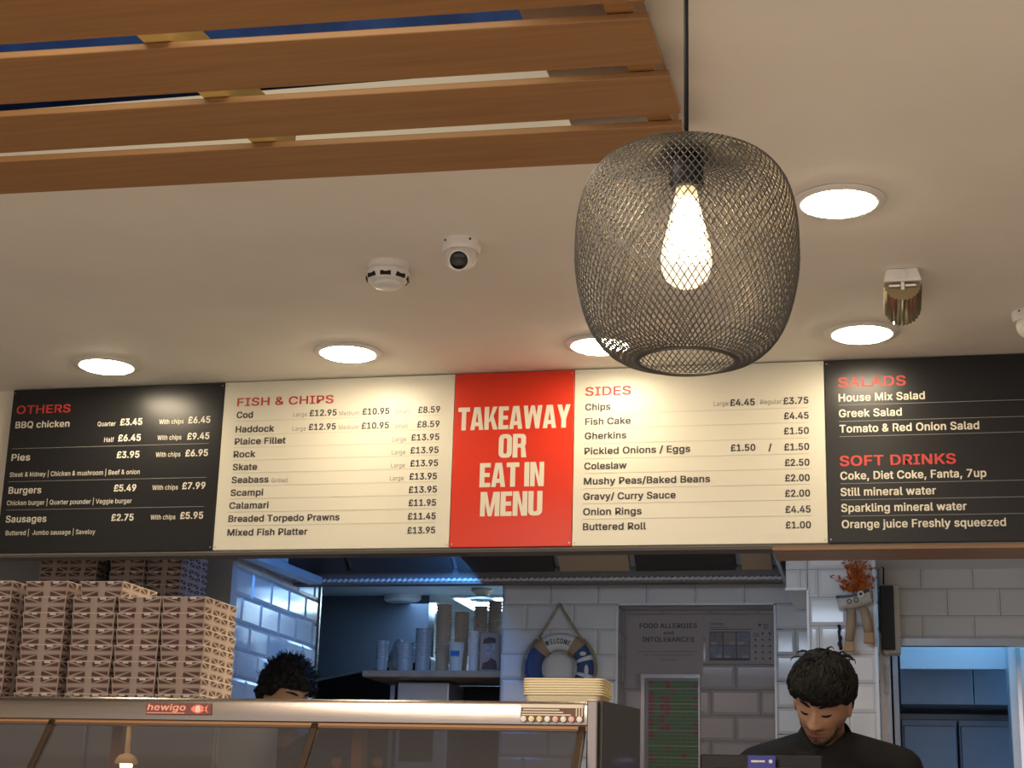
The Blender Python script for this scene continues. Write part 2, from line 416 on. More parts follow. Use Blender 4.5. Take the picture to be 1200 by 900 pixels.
p212:26,-71 26,190 56,190 56,160 59,160 69,173 86,186 98,191 115,192 137,189 156,180 173,166 185,146 193,122 195,94 193,66 185,42 173,23 157,8 137,-1 115,-4 99,-3 86,2 69,16 59,29 57,29 57,-71;110,23 126,26 140,33 150,44 158,58 163,75 164,95 163,114 158,131 150,145 140,156 126,163 110,165 94,163 81,156 70,145 62,131 58,114 56,95 58,75 63,58 70,43 81,32 94,26
q212:186,-71 155,-71 155,29 153,29 143,16 126,2 114,-3 98,-4 75,-1 56,8 40,23 27,42 20,66 17,94 20,122 27,146 40,166 56,180 75,189 98,192 114,191 126,186 144,173 153,160 156,160 156,190 186,190;102,23 118,26 132,32 142,43 150,58 154,75 156,95 154,114 150,131 142,145 132,156 118,163 102,165 86,163 72,156 62,145 54,131 50,114 48,95 50,75 54,58 62,44 73,33 86,26
r130:26,0 26,190 56,190 56,160 58,160 65,173 76,184 90,190 107,192 115,192 122,192 122,161 115,162 103,163 80,157 63,142 58,131 57,118 57,0
s182:91,-4 72,-3 56,2 42,9 31,19 23,32 18,47 47,53 53,40 62,30 75,25 91,23 108,25 122,31 131,40 134,51 127,68 106,78 75,85 52,93 36,104 27,119 23,137 26,152 33,166 43,177 58,185 74,190 94,192 112,191 127,186 140,179 149,170 157,158 162,145 134,139 121,158 110,164 94,166 78,164 65,158 57,150 54,139 56,129 62,122 86,111 115,105 137,97 153,86 162,71 166,53 163,37 156,24 145,12 130,3 112,-2
t114:102,190 102,164 3,164 3,190;32,236 63,236 63,49 68,31 85,25 93,26 101,27 107,1 96,-1 84,-2 62,1 46,11 36,26 32,46
u205:91,-3 73,-1 57,5 44,15 35,29 28,47 26,69 26,190 57,190 57,72 60,52 68,37 82,28 100,25 113,27 125,31 134,38 142,48 146,61 148,76 148,190 179,190 179,0 149,0 149,46 154,46 143,23 129,8 111,0
v195:81,0 9,190 42,190 83,78 93,43 103,10 92,10 101,43 112,78 152,190 186,190 113,0
w284:69,0 11,190 44,190 67,107 77,68 88,21 82,21 93,67 103,107 126,190 158,190 181,107 191,68 201,21 196,21 206,68 217,107 240,190 272,190 215,0 184,0 159,86 152,112 145,140 138,169 145,169 138,140 131,112 124,86 99,0
x189:10,0 86,109 86,86 14,190 50,190 74,153 90,127 104,103 88,103 101,127 117,153 141,190 176,190 104,84 104,107 179,0 143,0 115,43 100,68 86,91 102,91 89,68 74,43 46,0
y195:24,-69 31,-43 36,-44 52,-44 65,-37 75,-18 81,-1 9,190 42,190 83,78 93,43 103,10 92,10 101,43 112,78 153,190 186,190 102,-29 88,-54 70,-68 46,-73 32,-72
z190:21,0 21,23 127,160 127,161 24,161 24,190 166,190 166,165 63,30 63,28 169,28 169,0
|115:71,336 71,-82 44,-82 44,336
£212:18,20 18,28 31,30 40,37 45,48 46,62 43,179 44,201 51,220 62,235 78,248 97,255 120,258 138,256 155,250 169,240 181,227 189,211 194,193 164,188 159,205 150,218 137,227 120,229 105,228 93,223 84,215 77,205 74,193 73,180 77,64 73,44 61,32 46,24 31,21;18,0 18,28 151,28 162,32 165,43 165,53 194,53 194,45 191,26 183,11 170,3 150,0;18,114 18,140 156,140 156,114
"""
GL = {}
for _l in FONT.strip('\n').split('\n'):
    _h, _b = _l[1:].split(':', 1)
    GL[_l[0]] = (int(_h) / 500, [[tuple(int(q) / 500 for q in p.split(',')) for p in c_.split()] for c_ in _b.split(';')] if _b else [])
CAPH = max(p[1] for p in GL['H'][1][0])
_tc = {}


def area(c):
    return sum(a[0] * b[1] - b[0] * a[1] for a, b in zip(c, c[1:] + c[:1])) / 2


def glyphs(body):
    """flat lettering; overlapping strokes of one glyph go on separate layers"""
    if body not in _tc:
        layers = {}
        x = 0
        for ch in body:
            adv, cs = GL[ch]
            outs = [c_ for c_ in cs if area(c_) < 0]
            holes = [c_ for c_ in cs if area(c_) > 0]
            big = max(range(len(outs)), key=lambda q: -area(outs[q])) if outs else 0
            for li, c_ in enumerate(outs):
                L_ = layers.setdefault(li, [])
                for pts in [c_] + (holes if li == big else []):
                    L_.append([(p[0] + x, p[1]) for p in pts])
            x += adv + .018
        vs, fs = [], []
        for li, loops in layers.items():
            c = bpy.data.curves.new('t', 'CURVE')
            c.dimensions = '2D'
            c.fill_mode = 'BOTH'
            for pts in loops:
                sp = c.splines.new('POLY')
                sp.points.add(len(pts) - 1)
                for i, p in enumerate(pts):
                    sp.points[i].co = (p[0], p[1], 0, 1)
                sp.use_cyclic_u = True
            o = bpy.data.objects.new('t', c)
            COL.objects.link(o)
            me = bpy.data.meshes.new_from_object(o)
            n0 = len(vs)
            vs += [(v.co.x, v.co.y, li) for v in me.vertices]
            fs += [tuple(q + n0 for q in p.vertices) for p in me.polygons]
            bpy.data.objects.remove(o)
            bpy.data.meshes.remove(me)
        x0 = min(v[0] for v in vs)
        x1 = max(v[0] for v in vs)
        _tc[body] = ([(a - x0, b, l) for a, b, l in vs], fs, x1 - x0)
    return _tc[body]


def text(mb, body, O, u, v, width, cap, bold=.012, mi=0, shear=0):
    """lettering on the plane (O,u,v): cap height and overall width in metres"""
    vs, fs, W = glyphs(body)
    sc = cap / CAPH
    O, u, v = Vector(O), Vector(u), Vector(v)
    n = u.cross(v)
    bb = bold * sc * .7
    sx = (width - 2 * bb) / W if width else sc
    O = O + u * bb
    # heavier weights are struck four times, a hair apart
    for k, (dx, dy) in enumerate([(-1, -1), (1, -1), (-1, 1), (1, 1)] if bold > .004 else [(0, 0)]):
        bv = [mb.bm.verts.new(O + u * (x * sx + shear * y * sc + dx * bb) + v * (y * sc + dy * bb * .6) + n * (k * .00009 + l * .00003)) for x, y, l in vs]
        for fa in fs:
            try:
                mb.bm.faces.new([bv[q] for q in fa]).material_index = mi
            except ValueError:
                pass


# ------------------------------------------------------------------ materials
m_ceil = mat('ceiling paint', (.84, .80, .745), .75, var=.03, vscale=3, bump=.05, bscale=40)
m_wall = mat('cream paint', (.72, .66, .52), .7, var=.03, vscale=4)
m_floor = mat('floor vinyl', (.62, .56, .48), .5, var=.1)
m_wood = mat('stained slat wood', (.25, .118, .038), .5, bump=.04, bscale=40, vscale=5, stretch=(.6, 12, 12), col2=(.33, .165, .058))
m_batten_lit = mat('lit yellow batten wood', (.62, .42, .14), .55, var=.15, vscale=10)  # yellow of the light falling on the batten put into its colour
m_ply = mat('wood trim', (.42, .235, .115), .5, var=.18, vscale=6, stretch=(.5, 8, 8))
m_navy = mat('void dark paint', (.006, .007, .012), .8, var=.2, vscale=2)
m_black = mat('black plastic', (.008, .008, .009), .5, spec=.3)
m_blackboard = mat('black board', (.015, .015, .0165), .32, var=.08, vscale=3, spec=.35)
m_cream = mat('cream board', (.66, .635, .535), .35, var=.02, vscale=2, spec=.4)
m_red = mat('red board', (.60, .032, .010), .35, var=.04, vscale=3, spec=.35)
m_tred = mat('red print', (.50, .045, .035), .5)
m_tcream = mat('cream print', (.68, .64, .53), .5)
m_tgrey = mat('grey print', (.55, .52, .46), .5)
m_tblack = mat('black print', (.045, .04, .042), .5)
m_tmid = mat('small grey print', (.22, .205, .185), .5)
m_rule_l = mat('pale grey rule', (.55, .51, .42), .5)
m_rule_d = mat('dark grey rule', (.20, .195, .19), .5)
m_white = mat('white plastic', (.78, .76, .73), .4)
m_whitep = mat('white enamel', (.80, .80, .80), .35)
m_chrome = mat('chrome', (.75, .74, .72), .15, 1)
m_steel = mat('brushed steel', (.33, .285, .24), .26, 1, bump=.03, bscale=25, stretch=(.3, 30, 30))
m_steeld = mat('dull steel', (.42, .44, .46), .38, 1, var=.1, vscale=5)
m_steelc = mat('steel sheet', (.55, .58, .62), .42, .6, var=.08, vscale=3)
m_copper_glow = mat('copper steel and amber glow', (.62, .33, .14), .35, .8)  # copper of the back frames; on the lower lip it paints heat-lamp glow
m_tile = mat('white glazed tile', (.74, .73, .70), .12, spec=.6)
m_grout = mat('grey grout', (.34, .33, .32), .8)
m_card = mat('brown cardboard', (.46, .345, .28), .8, var=.07, vscale=14)
m_cardp = mat('dark brown print', (.12, .058, .042), .8)
m_cardw = mat('white cardboard', (.70, .66, .58), .75, var=.04)
m_mesh = mat('bronze black wire', (.10, .096, .09), .42, .8)
m_brass = mat('brass cap', (.5, .35, .14), .3, 1)
m_lit = mat('lit diffuser', (1, .9, .7), .4, emit=(1, .83, .58), estr=DOWNLIGHT)
m_fil = mat('glowing filament', (1, .7, .3), .4, emit=(1, .80, .50), estr=30)
m_ledp = mat('lit led panel', (.8, .9, 1), .4, emit=(.55, .80, 1), estr=9)
m_skin = vcol_mat('skin', .5)
m_hair = mat('black hair', (.006, .005, .0045), .55, bump=.4, bscale=300, spec=.3)
m_shirt = mat('black cotton', (.0055, .005, .0055), .9, bump=.2, bscale=240)
m_trs = mat('dark trousers', (.02, .02, .025), .9)
m_eye = mat('eye', (.55, .5, .46), .2)
m_foam = mat('foam with warm light tint', (.84, .73, .46), .7, bump=.1, bscale=120)  # yellow cast of the warm light put into the foam colour
m_paper = mat('paper', (.72, .70, .68), .7)
m_green = mat('green print', (.10, .33, .06), .7)
m_cred = mat('dark red print', (.45, .05, .06), .7)
m_bluep = mat('blue print', (.10, .16, .42), .6)
m_ink = mat('green black ink', (.03, .06, .05), .6)
m_kraft = mat('kraft paper cup', (.60, .44, .30), .7)
m_cup = mat('white paper cup', (.78, .76, .72), .5)
m_bluel = mat('blue label', (.03, .22, .55), .5)
m_clear = mat('cloudy clear plastic', (.40, .45, .48), .3)
m_rope = mat('hemp rope', (.40, .31, .20), .9, bump=.4, bscale=200)
m_burlap = mat('burlap', (.42, .30, .19), .95, bump=.5, bscale=260)
m_navyb = mat('blue fabric', (.045, .085, .22), .8, bump=.2, bscale=150)
m_canvas = mat('white canvas', (.75, .74, .71), .8)
m_leaf = mat('orange leaves', (.66, .17, .02), .7, col2=(.36, .06, .014), vscale=40)
m_boat = mat('weathered boat paint', (.55, .51, .43), .7, var=.2, vscale=30)
m_boatd = mat('dark hull stripe', (.06, .075, .09), .6)
m_screen = mat('dark grille', (.035, .037, .045), .6)
m_creamp = mat('cream plastic', (.66, .62, .54), .45)
m_filter = mat('hood filter', (.05, .042, .036), .6, .2)
m_hood = mat('brown grey hood steel', (.16, .138, .12), .65)
m_filtb = mat('brown hood filter', (.46, .33, .21), .5, .2)
m_blue = mat('kitchen steel', (.34, .38, .43), .45, .5, var=.08, vscale=3)
m_tglass = glass('range glass', (.50, .48, .48), .14, .02)
m_bulbg = glass('clear bulb glass', (1, .95, .86), .30, .05)
_b = [n_ for n_ in m_bulbg.node_tree.nodes if n_.type == 'BSDF_PRINCIPLED'][0]
_b.inputs['Emission Color'].default_value = (1, .80, .50, 1)
_b.inputs['Emission Strength'].default_value = 1.5
m_persp = glass('perspex', (.86, .83, .82), .07, .10, .35)
m_tinted = mat('tinted end glass', (.085, .085, .09), .12, spec=.5)

# ------------------------------------------------------------------ room shell
CZ = 2.55
BD = 4.60            # plane of the menu boards


def plank(mb, x0, x1, y0, y1, z0, z1):
    mb.box(x0, x1, y0, y1, z0, z1)


struct(MB().box(-4.2, 2.6, -2.6, 9.2, -.05, 0).build('floor', m_floor))
HX, HY = -.58, 2.93   # right and far edges of the opening above the slats
c = MB()
c.box(HX, 2.6, -2.6, 4.75, CZ, CZ + .07)
c.box(-4.2, HX, HY, 4.75, CZ, CZ + .07)
c.box(-4.2, HX, -2.6, .9, CZ, CZ + .07)
c.box(-4.2, HX, HY, HY + .02, CZ + .07, 2.698)
struct(c.build('ceiling', m_ceil))
v = MB()
v.box(-4.2, HX + .3, .6, 4.2, 3.22, 3.27)
v.box(-4.2, HX + .3, 4.15, 4.2, CZ + .07, 3.22)
v.box(HX + .25, HX + .3, .6, 4.2, CZ + .07, 3.22)
v.box(-4.2, HX + .3, .6, .65, CZ + .07, 3.22)
struct(v.build('ceiling', m_navy))['label'] = 'dark blue void above the slats'
struct(MB().box(-4.2, 2.6, 4.75, 9.2, 2.62, 2.68).build('ceiling', m_whitep))
struct(MB().box(-4.25, -4.2, -2.6, 9.2, 0, 2.7).build('wall_left', m_wall))
struct(MB().box(2.6, 2.65, -2.6, 9.2, 0, 2.7).build('wall_right', m_wall))
struct(MB().box(-4.2, 2.6, 9.15, 9.2, 0, 2.7).build('wall_back', m_whitep))

# bulkhead that carries the boards
ZB, ZT = 2.0146, 2.5471
struct(MB().box(-4.2, 2.6, BD + .012, BD + .075, ZB - .004, CZ).build('wall_front', m_wall))
struct(MB().box(-4.2, -.30, BD + .008, BD + .079, ZB - .012, ZB - .004).build('trim_1', m_hood))
tx = AY(905, 640, BD).x
struct(MB().box(tx, 2.6, BD + .006, BD + .19, ZB - .016, ZB - .004).build('trim_2', m_ply))
struct(MB().box(tx + .04, 2.6, BD + .19, 6.1, ZB + .165, ZB + .18).build('trim_3', m_whitep))


# ---- metro tiles
def sub_rect(r, h):
    a, b, c0, d = r
    e, f_, g, k = h
    if e >= b or f_ <= a or g >= d or k <= c0:
        return [r]
    out = []
    if e > a:
        out.append((a, e, c0, d))
    if f_ < b:
        out.append((f_, b, c0, d))
    a2, b2 = max(a, e), min(b, f_)
    if g > c0:
        out.append((a2, b2, c0, g))
    if k < d:
        out.append((a2, b2, k, d))
    return out


def tiled(name, O, u, n, W, H, tw, th, u0, v0, holes=(), thick=.03, stag=0):
    """wall in plane (O,u,z): bevelled tiles over a grout backing"""
    O, u, n = Vector(O), Vector(u), Vector(n)
    zv = Vector((0, 0, 1))
    mb = MB()

    def P(a, b, d):
        return O + u * a + zv * b + n * d
    base = [(0, W, 0, H)]
    for h in holes:
        base = [q for r in base for q in sub_rect(r, h)]
    for a, b, c0, d in base:
        mb.hull8([P(a, c0, -thick), P(b, c0, -thick), P(b, d, -thick), P(a, d, -thick)],
                 [P(a, c0, 0), P(b, c0, 0), P(b, d, 0), P(a, d, 0)], 1)
    j0 = int(math.floor(-v0 / th)) - 1
    for j in range(j0, j0 + int(H / th) + 3):
        off = u0 + (tw / 2 if (j + stag) % 2 else 0)
        i0 = int(math.floor(-off / tw)) - 1
        for i in range(i0, i0 + int(W / tw) + 3):
            r0 = (max(0, off + i * tw), min(W, off + (i + 1) * tw), max(0, v0 + j * th), min(H, v0 + (j + 1) * th))
            if r0[1] - r0[0] < .008 or r0[3] - r0[2] < .008:
                continue
            rs = [r0]
            for h in holes:
                rs = [q for r in rs for q in sub_rect(r, h)]
            for a, b, c0, d in rs:
                if b - a < .008 or d - c0 < .008:
                    continue
                g = .0013
                a, b, c0, d = a + g, b - g, c0 + g, d - g
                bv = min(.011, (b - a) / 3, (d - c0) / 3)
                q0 = [P(a, c0, .0005), P(b, c0, .0005), P(b, d, .0005), P(a, d, .0005)]
                q1 = [P(a + bv, c0 + bv, .006), P(b - bv, c0 + bv, .006), P(b - bv, d - bv, .006), P(a + bv, d - bv, .006)]
                A = [mb.bm.verts.new(p) for p in q0]
                B = [mb.bm.verts.new(p) for p in q1]
                mb.bm.faces.new(B)
                for k in range(4):
                    mb.bm.faces.new((A[k], A[(k + 1) % 4], B[(k + 1) % 4], B[k]))
    return struct(mb.build(name, [m_tile, m_grout]))


WY = 6.3
xl, xr = AY(589, 700, WY).x, AY(1030, 700, WY).x
jz = AY(640, 708, WY).z
jx = AY(645.5, 690, WY).x
nx0, nx1 = AY(724, 709, WY).x, AY(908, 712, WY).x
nz1 = AY(800, 709, WY).z
NZ0 = 1.15
tiled('wall_kitchen', (xl, WY, .9), (1, 0, 0), (0, -1, 0), xr - xl, 1.7, .191, .0985, jx - xl, jz - .9,
      holes=[(nx0 - xl, nx1 - xl, NZ0 - .9, nz1 - .9)], stag=int(0))
ND = .15
tiled('wall_niche', (nx0, WY + ND, NZ0), (1, 0, 0), (0, -1, 0), nx1 - nx0, nz1 - NZ0, .191, .0985, .06, jz - NZ0 - .02, stag=1)
tiled('wall_niche_left', (nx0 - .0005, WY + ND, NZ0), (0, -1, 0), (1, 0, 0), ND, nz1 - NZ0, .191, .0985, .04, jz - NZ0, stag=1)
tiled('wall_niche_right', (nx1 + .0005, WY, NZ0), (0, 1, 0), (-1, 0, 0), ND, nz1 - NZ0, .191, .0985, .04, jz - NZ0)
struct(MB().box(nx0, nx1, WY, WY + ND, nz1, nz1 + .02).build('trim_4', m_tile))
t = MB()
for x in (nx0, nx1):
    t.box(x - .004, x + .004, WY - .012, WY + .004, NZ0, nz1 + .004)
t.box(nx0 - .004, nx1 + .004, WY - .012, WY + .004, nz1 - .002, nz1 + .006)
struct(t.build('trim_5', m_whitep))

# passage on the left with blue-lit tiles
PX = -.421 * 5.5
PY1 = PX / -.3625
tiled('wall_passage', (PX, PY1, .9), (0, -1, 0), (1, 0, 0), PY1 - 5.5, 1.72, .19, .0985, .06, AX(300, 705, PX).z - .9, stag=1)
struct(MB().box(-4.2, PX + .006, 5.455, 5.495, 0, 2.62).build('wall_kitchen_left', mat('grey kitchen paint', (.50, .47, .44), .6)))
struct(MB().box(PX - .03, PX + .012, PY1, PY1 + .012, .9, 2.3).build('trim_6', m_steel))
struct(MB().box(PX - .032, PX, 5.54, PY1, 0, .9).box(PX - .032, PX - .03, 5.54, PY1, .9, 2.62).build('wall_passage_left', m_whitep))
# back wash room
m_dkw = mat('slate steel cladding', (.12, .14, .17), .45, .3, var=.1, vscale=2)
struct(MB().box(-4.2, AY(506, 740, 7.5).x, 7.5, 7.54, 0, 2.3).build('wall_wash_room', m_dkw))
struct(MB().box(-4.2, -.7, PY1 + .02, 8.6, 2.3, 2.36).build('ceiling', mat('wash room ceiling', (.42, .46, .48), .6)))
struct(MB().box(-2.9, -.7, 8.4, 8.44, 0, 2.3).build('wall_wash_room_back', mat('pale wall panel', (.5, .54, .58), .5)))
struct(MB().box(-4.2, -2.9, 8.4, 8.44, 0, 2.3).build('wall_wash_room_left', m_dkw))
xs = AY(506.5, 740, 7.5).x
struct(MB().box(xs - .012, xs + .018, 7.47, 7.54, 0, 2.3).build('trim_7', m_chrome))
struct(MB().box(xl, xl + .03, WY + .031, 8.4, 0, 2.3).build('wall_wash_room_right', m_whitep))
struct(MB().box(xl, 0, WY, WY + .18, 0, .9).build('wall_kitchen_low', m_whitep))

# pillar in the kitchen, with the pipe box over its left edge
PYF = 5.75
px0, px1 = AY(947, 700, PYF).x, AY(1024, 700, PYF).x
pz = AY(940, 690, PYF).z
pj = AY(980, 700, PYF).z
tiled('wall_pillar', (px0, PYF, .9), (1, 0, 0), (0, -1, 0), px1 - px0, 1.72, .19, .0985, AY(960, 732, PYF).x - px0, pj - .9, thick=.02)
struct(MB().box(px0, px1, PYF + .02, WY - .03, 0, 2.62).box(px0, px1, PYF, PYF + .02, 0, .9).build('wall_pillar_core', m_tile))
bx = AY(921, 680, PYF).x
tiled('wall_pipe_box', (bx, PYF, pz), (1, 0, 0), (0, -1, 0), px0 - bx - .001, 2.62 - pz, .19, .0985, .05, pj - pz, thick=.02)
struct(MB().box(bx, px0 - .001, PYF + .02, WY - .03, pz, 2.62).build('wall_pipe_box_core', m_tile))
t = MB()
t.box(px0 - .005, px0 + .003, PYF - .012, PYF, .9, pz)
t.box(px1 - .003, px1 + .008, PYF - .014, PYF + .02, .9, 2.62)
t.box(bx - .003, px0, PYF - .012, PYF, pz - .006, pz + .002)
struct(t.build('trim_8', m_whitep))

# right-hand tiled wall over the kitchen opening
RY = 6.1
rx0 = AY(1030, 700, RY).x
ox = AY(1044, 800, RY).x
oz = AY(1100, 748, RY).z
tiled('wall_right_kitchen', (px1 + .01, RY, oz), (1, 0, 0), (0, -1, 0), 1.3, 2.62 - oz, .184, .0985,
      AY(1079.5, 700, RY).x - px1 - .01, AY(1100, 690, RY).z - oz, stag=0)
struct(MB().box(px1 + .01, 1.31, RY - .012, RY + .03, oz - .028, oz - .001).build('trim_9', m_steeld))
struct(MB().box(px1 + .009, ox, RY - .005, RY + .16, 0, oz - .029).build('door_1', m_steeld))
struct(MB().box(px1 + .01, px1 + .03, RY - .022, RY - .006, .9, oz + .02).build('trim_10', m_steel))
struct(MB().box(.0, .02, 6.35, 7.6, 0, 2.62).build('wall_right_kitchen_left', m_steelc))
struct(MB().box(0, 2.6, 7.9, 7.94, 0, 2.62).build('wall_right_kitchen_back', m_steelc))

# ------------------------------------------------------------------ menu boards
U, V = Vector((1, 0, 0)), Vector((0, 0, 1))
BT = .010


def bxp(px, py=540):
    return AY(px, py, BD).x


def on_board(px, py):
    p = AY(px, py, BD)
    return Vector((p.x, BD - BT - .0006, p.z))


PXM = FPX / 4.6


def line(root, name, items, mats):
    """items: (text, left px, right px, baseline px, cap px, bold, material index); each word group a part"""
    for (t_, a, b, y, cp, bo, mi) in items:
        mb = MB()
        O = on_board(a, y)
        wd = bxp(b, y) - O.x
        text(mb, t_, O, U, V, wd, cp / (PXM * .985), bo)
        nm = name if name == 'heading' else 'price_text' if t_[0] in '£/' else 'size_text' if cp < 6.5 and len(t_) < 12 else 'menu_text'
        mb.build(nm, mats[mi], root)


def rule(root, a, b, y, m):
    O = on_board(a, y)
    x1 = bxp(b, y)
    return MB().box(O.x, x1, O.y, O.y + .0006, O.z - .0008, O.z + .0008).build('rule_line', m, root)


bounds = [AY(7, 555, BD).x, (AY(266, 449, BD).x + AY(250, 645, BD).x) / 2, (AY(534, 440, BD).x + AY(528, 641, BD).x) / 2,
          (AY(674, 436, BD).x + AY(671, 640, BD).x) / 2, (AY(966, 424, BD).x + AY(970, 637, BD).x) / 2, .64]
bmats = [m_blackboard, m_cream, m_red, m_cream, m_blackboard]
blab = ['black menu board headed OTHERS at the left end of the row', 'cream menu board headed FISH & CHIPS',
        'red TAKEAWAY OR EAT IN MENU board with big cream letters', 'cream menu board headed SIDES, behind the wire lamp',
        'black menu board headed SALADS and SOFT DRINKS at the right end']
boards = []
for i in range(5):
    r = thing('menu_board', blab[i], 'menu board', ((bounds[i] + bounds[i + 1]) / 2, BD, ZB), 'menu boards in a row over the counter')
    MB().box(bounds[i] + .0008, bounds[i + 1] - .0008, BD - BT, BD + .011, ZB, ZT).build('panel', bmats[i], r, bevel=.0015)
    for sx in (bounds[i] + .008, bounds[i + 1] - .008):
        for sz in (ZB + .010, ZT - .010):
            MB().lathe((sx, BD - BT, sz), [(.0024, 0), (.002, .0014)], 10, M=Matrix.Rotation(PI / 2, 3, 'X')).build('screw', m_steeld, r)
    boards.append(r)
B1, B2, B3, B4, B5 = boards
BO, LT = .026, .004
T1 = [m_tcream, m_tgrey, m_tred]
line(B1, 'heading', [('OTHERS', 21, 84, 486, 10.7, .03, 0)], [m_tred])


def b1(item, x0, x1, y, price, chips):
    it = []
    if item:
        it.append((item, x0, x1, y, 8.6, BO, 0))
    for s, a, b, yy, big in price:
        it.append((s, a, b, yy, 8.4 if big else 6, .035 if big else .012, 0 if big else 0))
    line(B1, 'menu_line', it, T1)


b1('BBQ chicken', 19.8, 82.8, 502.8, [('Quarter', 116, 137, 500.5, 0), ('£3.45', 142.4, 168, 499.3, 1), ('With chips', 188, 216.6, 498, 0), ('£6.45', 222, 247.8, 497, 1)], 0)
b1('', 0, 0, 0, [('Half', 123.7, 135, 519, 0), ('£6.45', 140, 166.4, 518, 1), ('With chips', 186, 214, 516.6, 0), ('£9.45', 220.8, 246.7, 516, 1)], 0)
rule(B1, 16, 246, 526.8, m_rule_d)
b1('Pies', 15.2, 36.9, 540.8, [('£3.95', 138.4, 164.8, 537.6, 1), ('With chips', 184, 212.8, 536.4, 0), ('£6.95', 218.7, 245, 535.7, 1)], 0)
b1('', 0, 0, 0, [('Steak & kidney | Chicken & mushroom | Beef & onion', 13.3, 165, 559.8, 0)], 0)
rule(B1, 11.7, 242.7, 565.4, m_rule_d)
b1('Burgers', 11.7, 50, 579.4, [('£5.49', 135, 161, 576.6, 1), ('With chips', 180, 210, 575, 0), ('£7.99', 215, 242, 574, 1)], 0)
b1('', 0, 0, 0, [('Chicken burger | Quarter pounder | Veggie burger', 9.8, 155.7, 593, 0)], 0)
rule(B1, 9, 240, 598.5, m_rule_d)
b1('Sausages', 8.4, 56, 613, [('£2.75', 132, 158, 611, 1), ('With chips', 178, 207, 609.7, 0), ('£5.95', 212.6, 239.4, 608.8, 1)], 0)
b1('', 0, 0, 0, [('Buttered |  Jumbo sausage | Saveloy', 8.4, 113, 628, 0)], 0)

T2 = [m_tblack, m_tmid]
line(B2, 'heading', [('FISH & CHIPS', 279.3, 391.8, 477, 10.2, .03, 0)], [m_tred])
NB = .036


def b2(item, x0, x1, y, rest):
    it = [(item, x0, x1, y, 8.0, NB, 0)]
    for s, a, b, yy in rest:
        big = s[0] in '£/'
        it.append((s, a, b, yy, 7.8 if big else 5.6, NB if big else .002, 0 if big else 1))
    return it


for args, ry in [
    (('Cod', 278.6, 297.7, 491, [('Large', 344.9, 361, 489.4), ('£12.95', 364, 395.7, 488.7), ('Medium', 398.7, 421.9, 488), ('£10.95', 425.8, 457.3, 487), ('Small', 464, 480, 486), ('£8.59', 491, 516.7, 485)]), 494.8),
    (('Haddock', 277.4, 322.4, 507.8, [('Large', 344, 359.8, 506), ('£12.95', 363, 394.7, 505), ('Medium', 398, 421, 504.4), ('£10.95', 424.8, 456.8, 503.6), ('Small', 463.4, 479, 502.9), ('£8.59', 489.9, 516, 501.9)]), 510.9),
    (('Plaice Fillet', 276.4, 336, 522, [('Large', 461, 477, 518.5), ('£13.95', 483, 515.8, 517.3)]), 525.6),
    (('Rock', 275, 300.6, 537, [('Large', 460, 476, 533.7), ('£13.95', 482, 515, 532.4)]), 540.2),
    (('Skate', 274, 302.6, 552, [('Large', 459.5, 475.4, 549), ('£13.95', 481.8, 514.3, 547.6)]), 555.2),
    (('Seabass', 272.7, 316, 567, [('Grilled', 319.7, 338, 566.4), ('Large', 458, 474, 564), ('£13.95', 480.8, 513, 563)]), 570.2),
    (('Scampi', 271.5, 309.7, 582, [('£13.95', 480, 513, 578.4)]), 585.3),
    (('Calamari', 270, 316, 597, [('£11.95', 479.8, 512, 593.8)]), 600.8),
    (('Breaded Torpedo Prawns', 269, 399, 612.4, [('£11.45', 478.9, 511.6, 609.5)]), 616.6),
    (('Mixed Fish Platter', 267.8, 361.5, 628.5, [('£13.95', 478.4, 511, 626)]), 0)]:
    line(B2, 'menu_line', b2(*args), T2)
    if ry:
        rule(B2, args[1] - 1, args[4][-1][2], ry, m_rule_l)

line(B4, 'heading', [('SIDES', 686.4, 740, 465, 10.6, .03, 0)], [m_tred])
for args, ry in [
    (('Chips', 686.4, 716, 482, [('Large', 836.7, 854, 477), ('£4.45', 856, 885, 476.7), ('Regular', 891.7, 916.3, 475), ('£3.75', 918.3, 947.7, 474.7)]), 486.5),
    (('Fish Cake', 686.4, 739.8, 499, [('£4.45', 919, 948, 492.3)]), 503.3),
    (('Gherkins', 685.9, 734.7, 515.8, [('£1.50', 919, 948.3, 510)]), 520.9),
    (('Pickled Onions / Eggs', 685.6, 809.5, 533.5, [('£1.50', 856.7, 885.7, 529.7), ('/', 900.7, 904.7, 529), ('£1.50', 919.3, 948.7, 528.7)]), 538.6),
    (('Coleslaw', 685.3, 735, 551, [('£2.50', 920, 949, 547)]), 555.6),
    (('Mushy Peas/Baked Beans', 684.8, 832.7, 568.7, [('£2.00', 920.3, 949.3, 565)]), 573.3),
    (('Gravy/ Curry Sauce', 684.3, 792.4, 586.6, [('£2.00', 920.3, 949.7, 583)]), 591),
    (('Onion Rings', 684, 752.6, 604.5, [('£4.45', 920.7, 950.3, 601.7)]), 609),
    (('Buttered Roll', 683.8, 757.7, 622, [('£1.00', 921, 950.7, 620)]), 0)]:
    line(B4, 'menu_line', b2(*args), T2)
    if ry:
        rule(B4, args[1] - 1, args[4][-1][2], ry, m_rule_l)

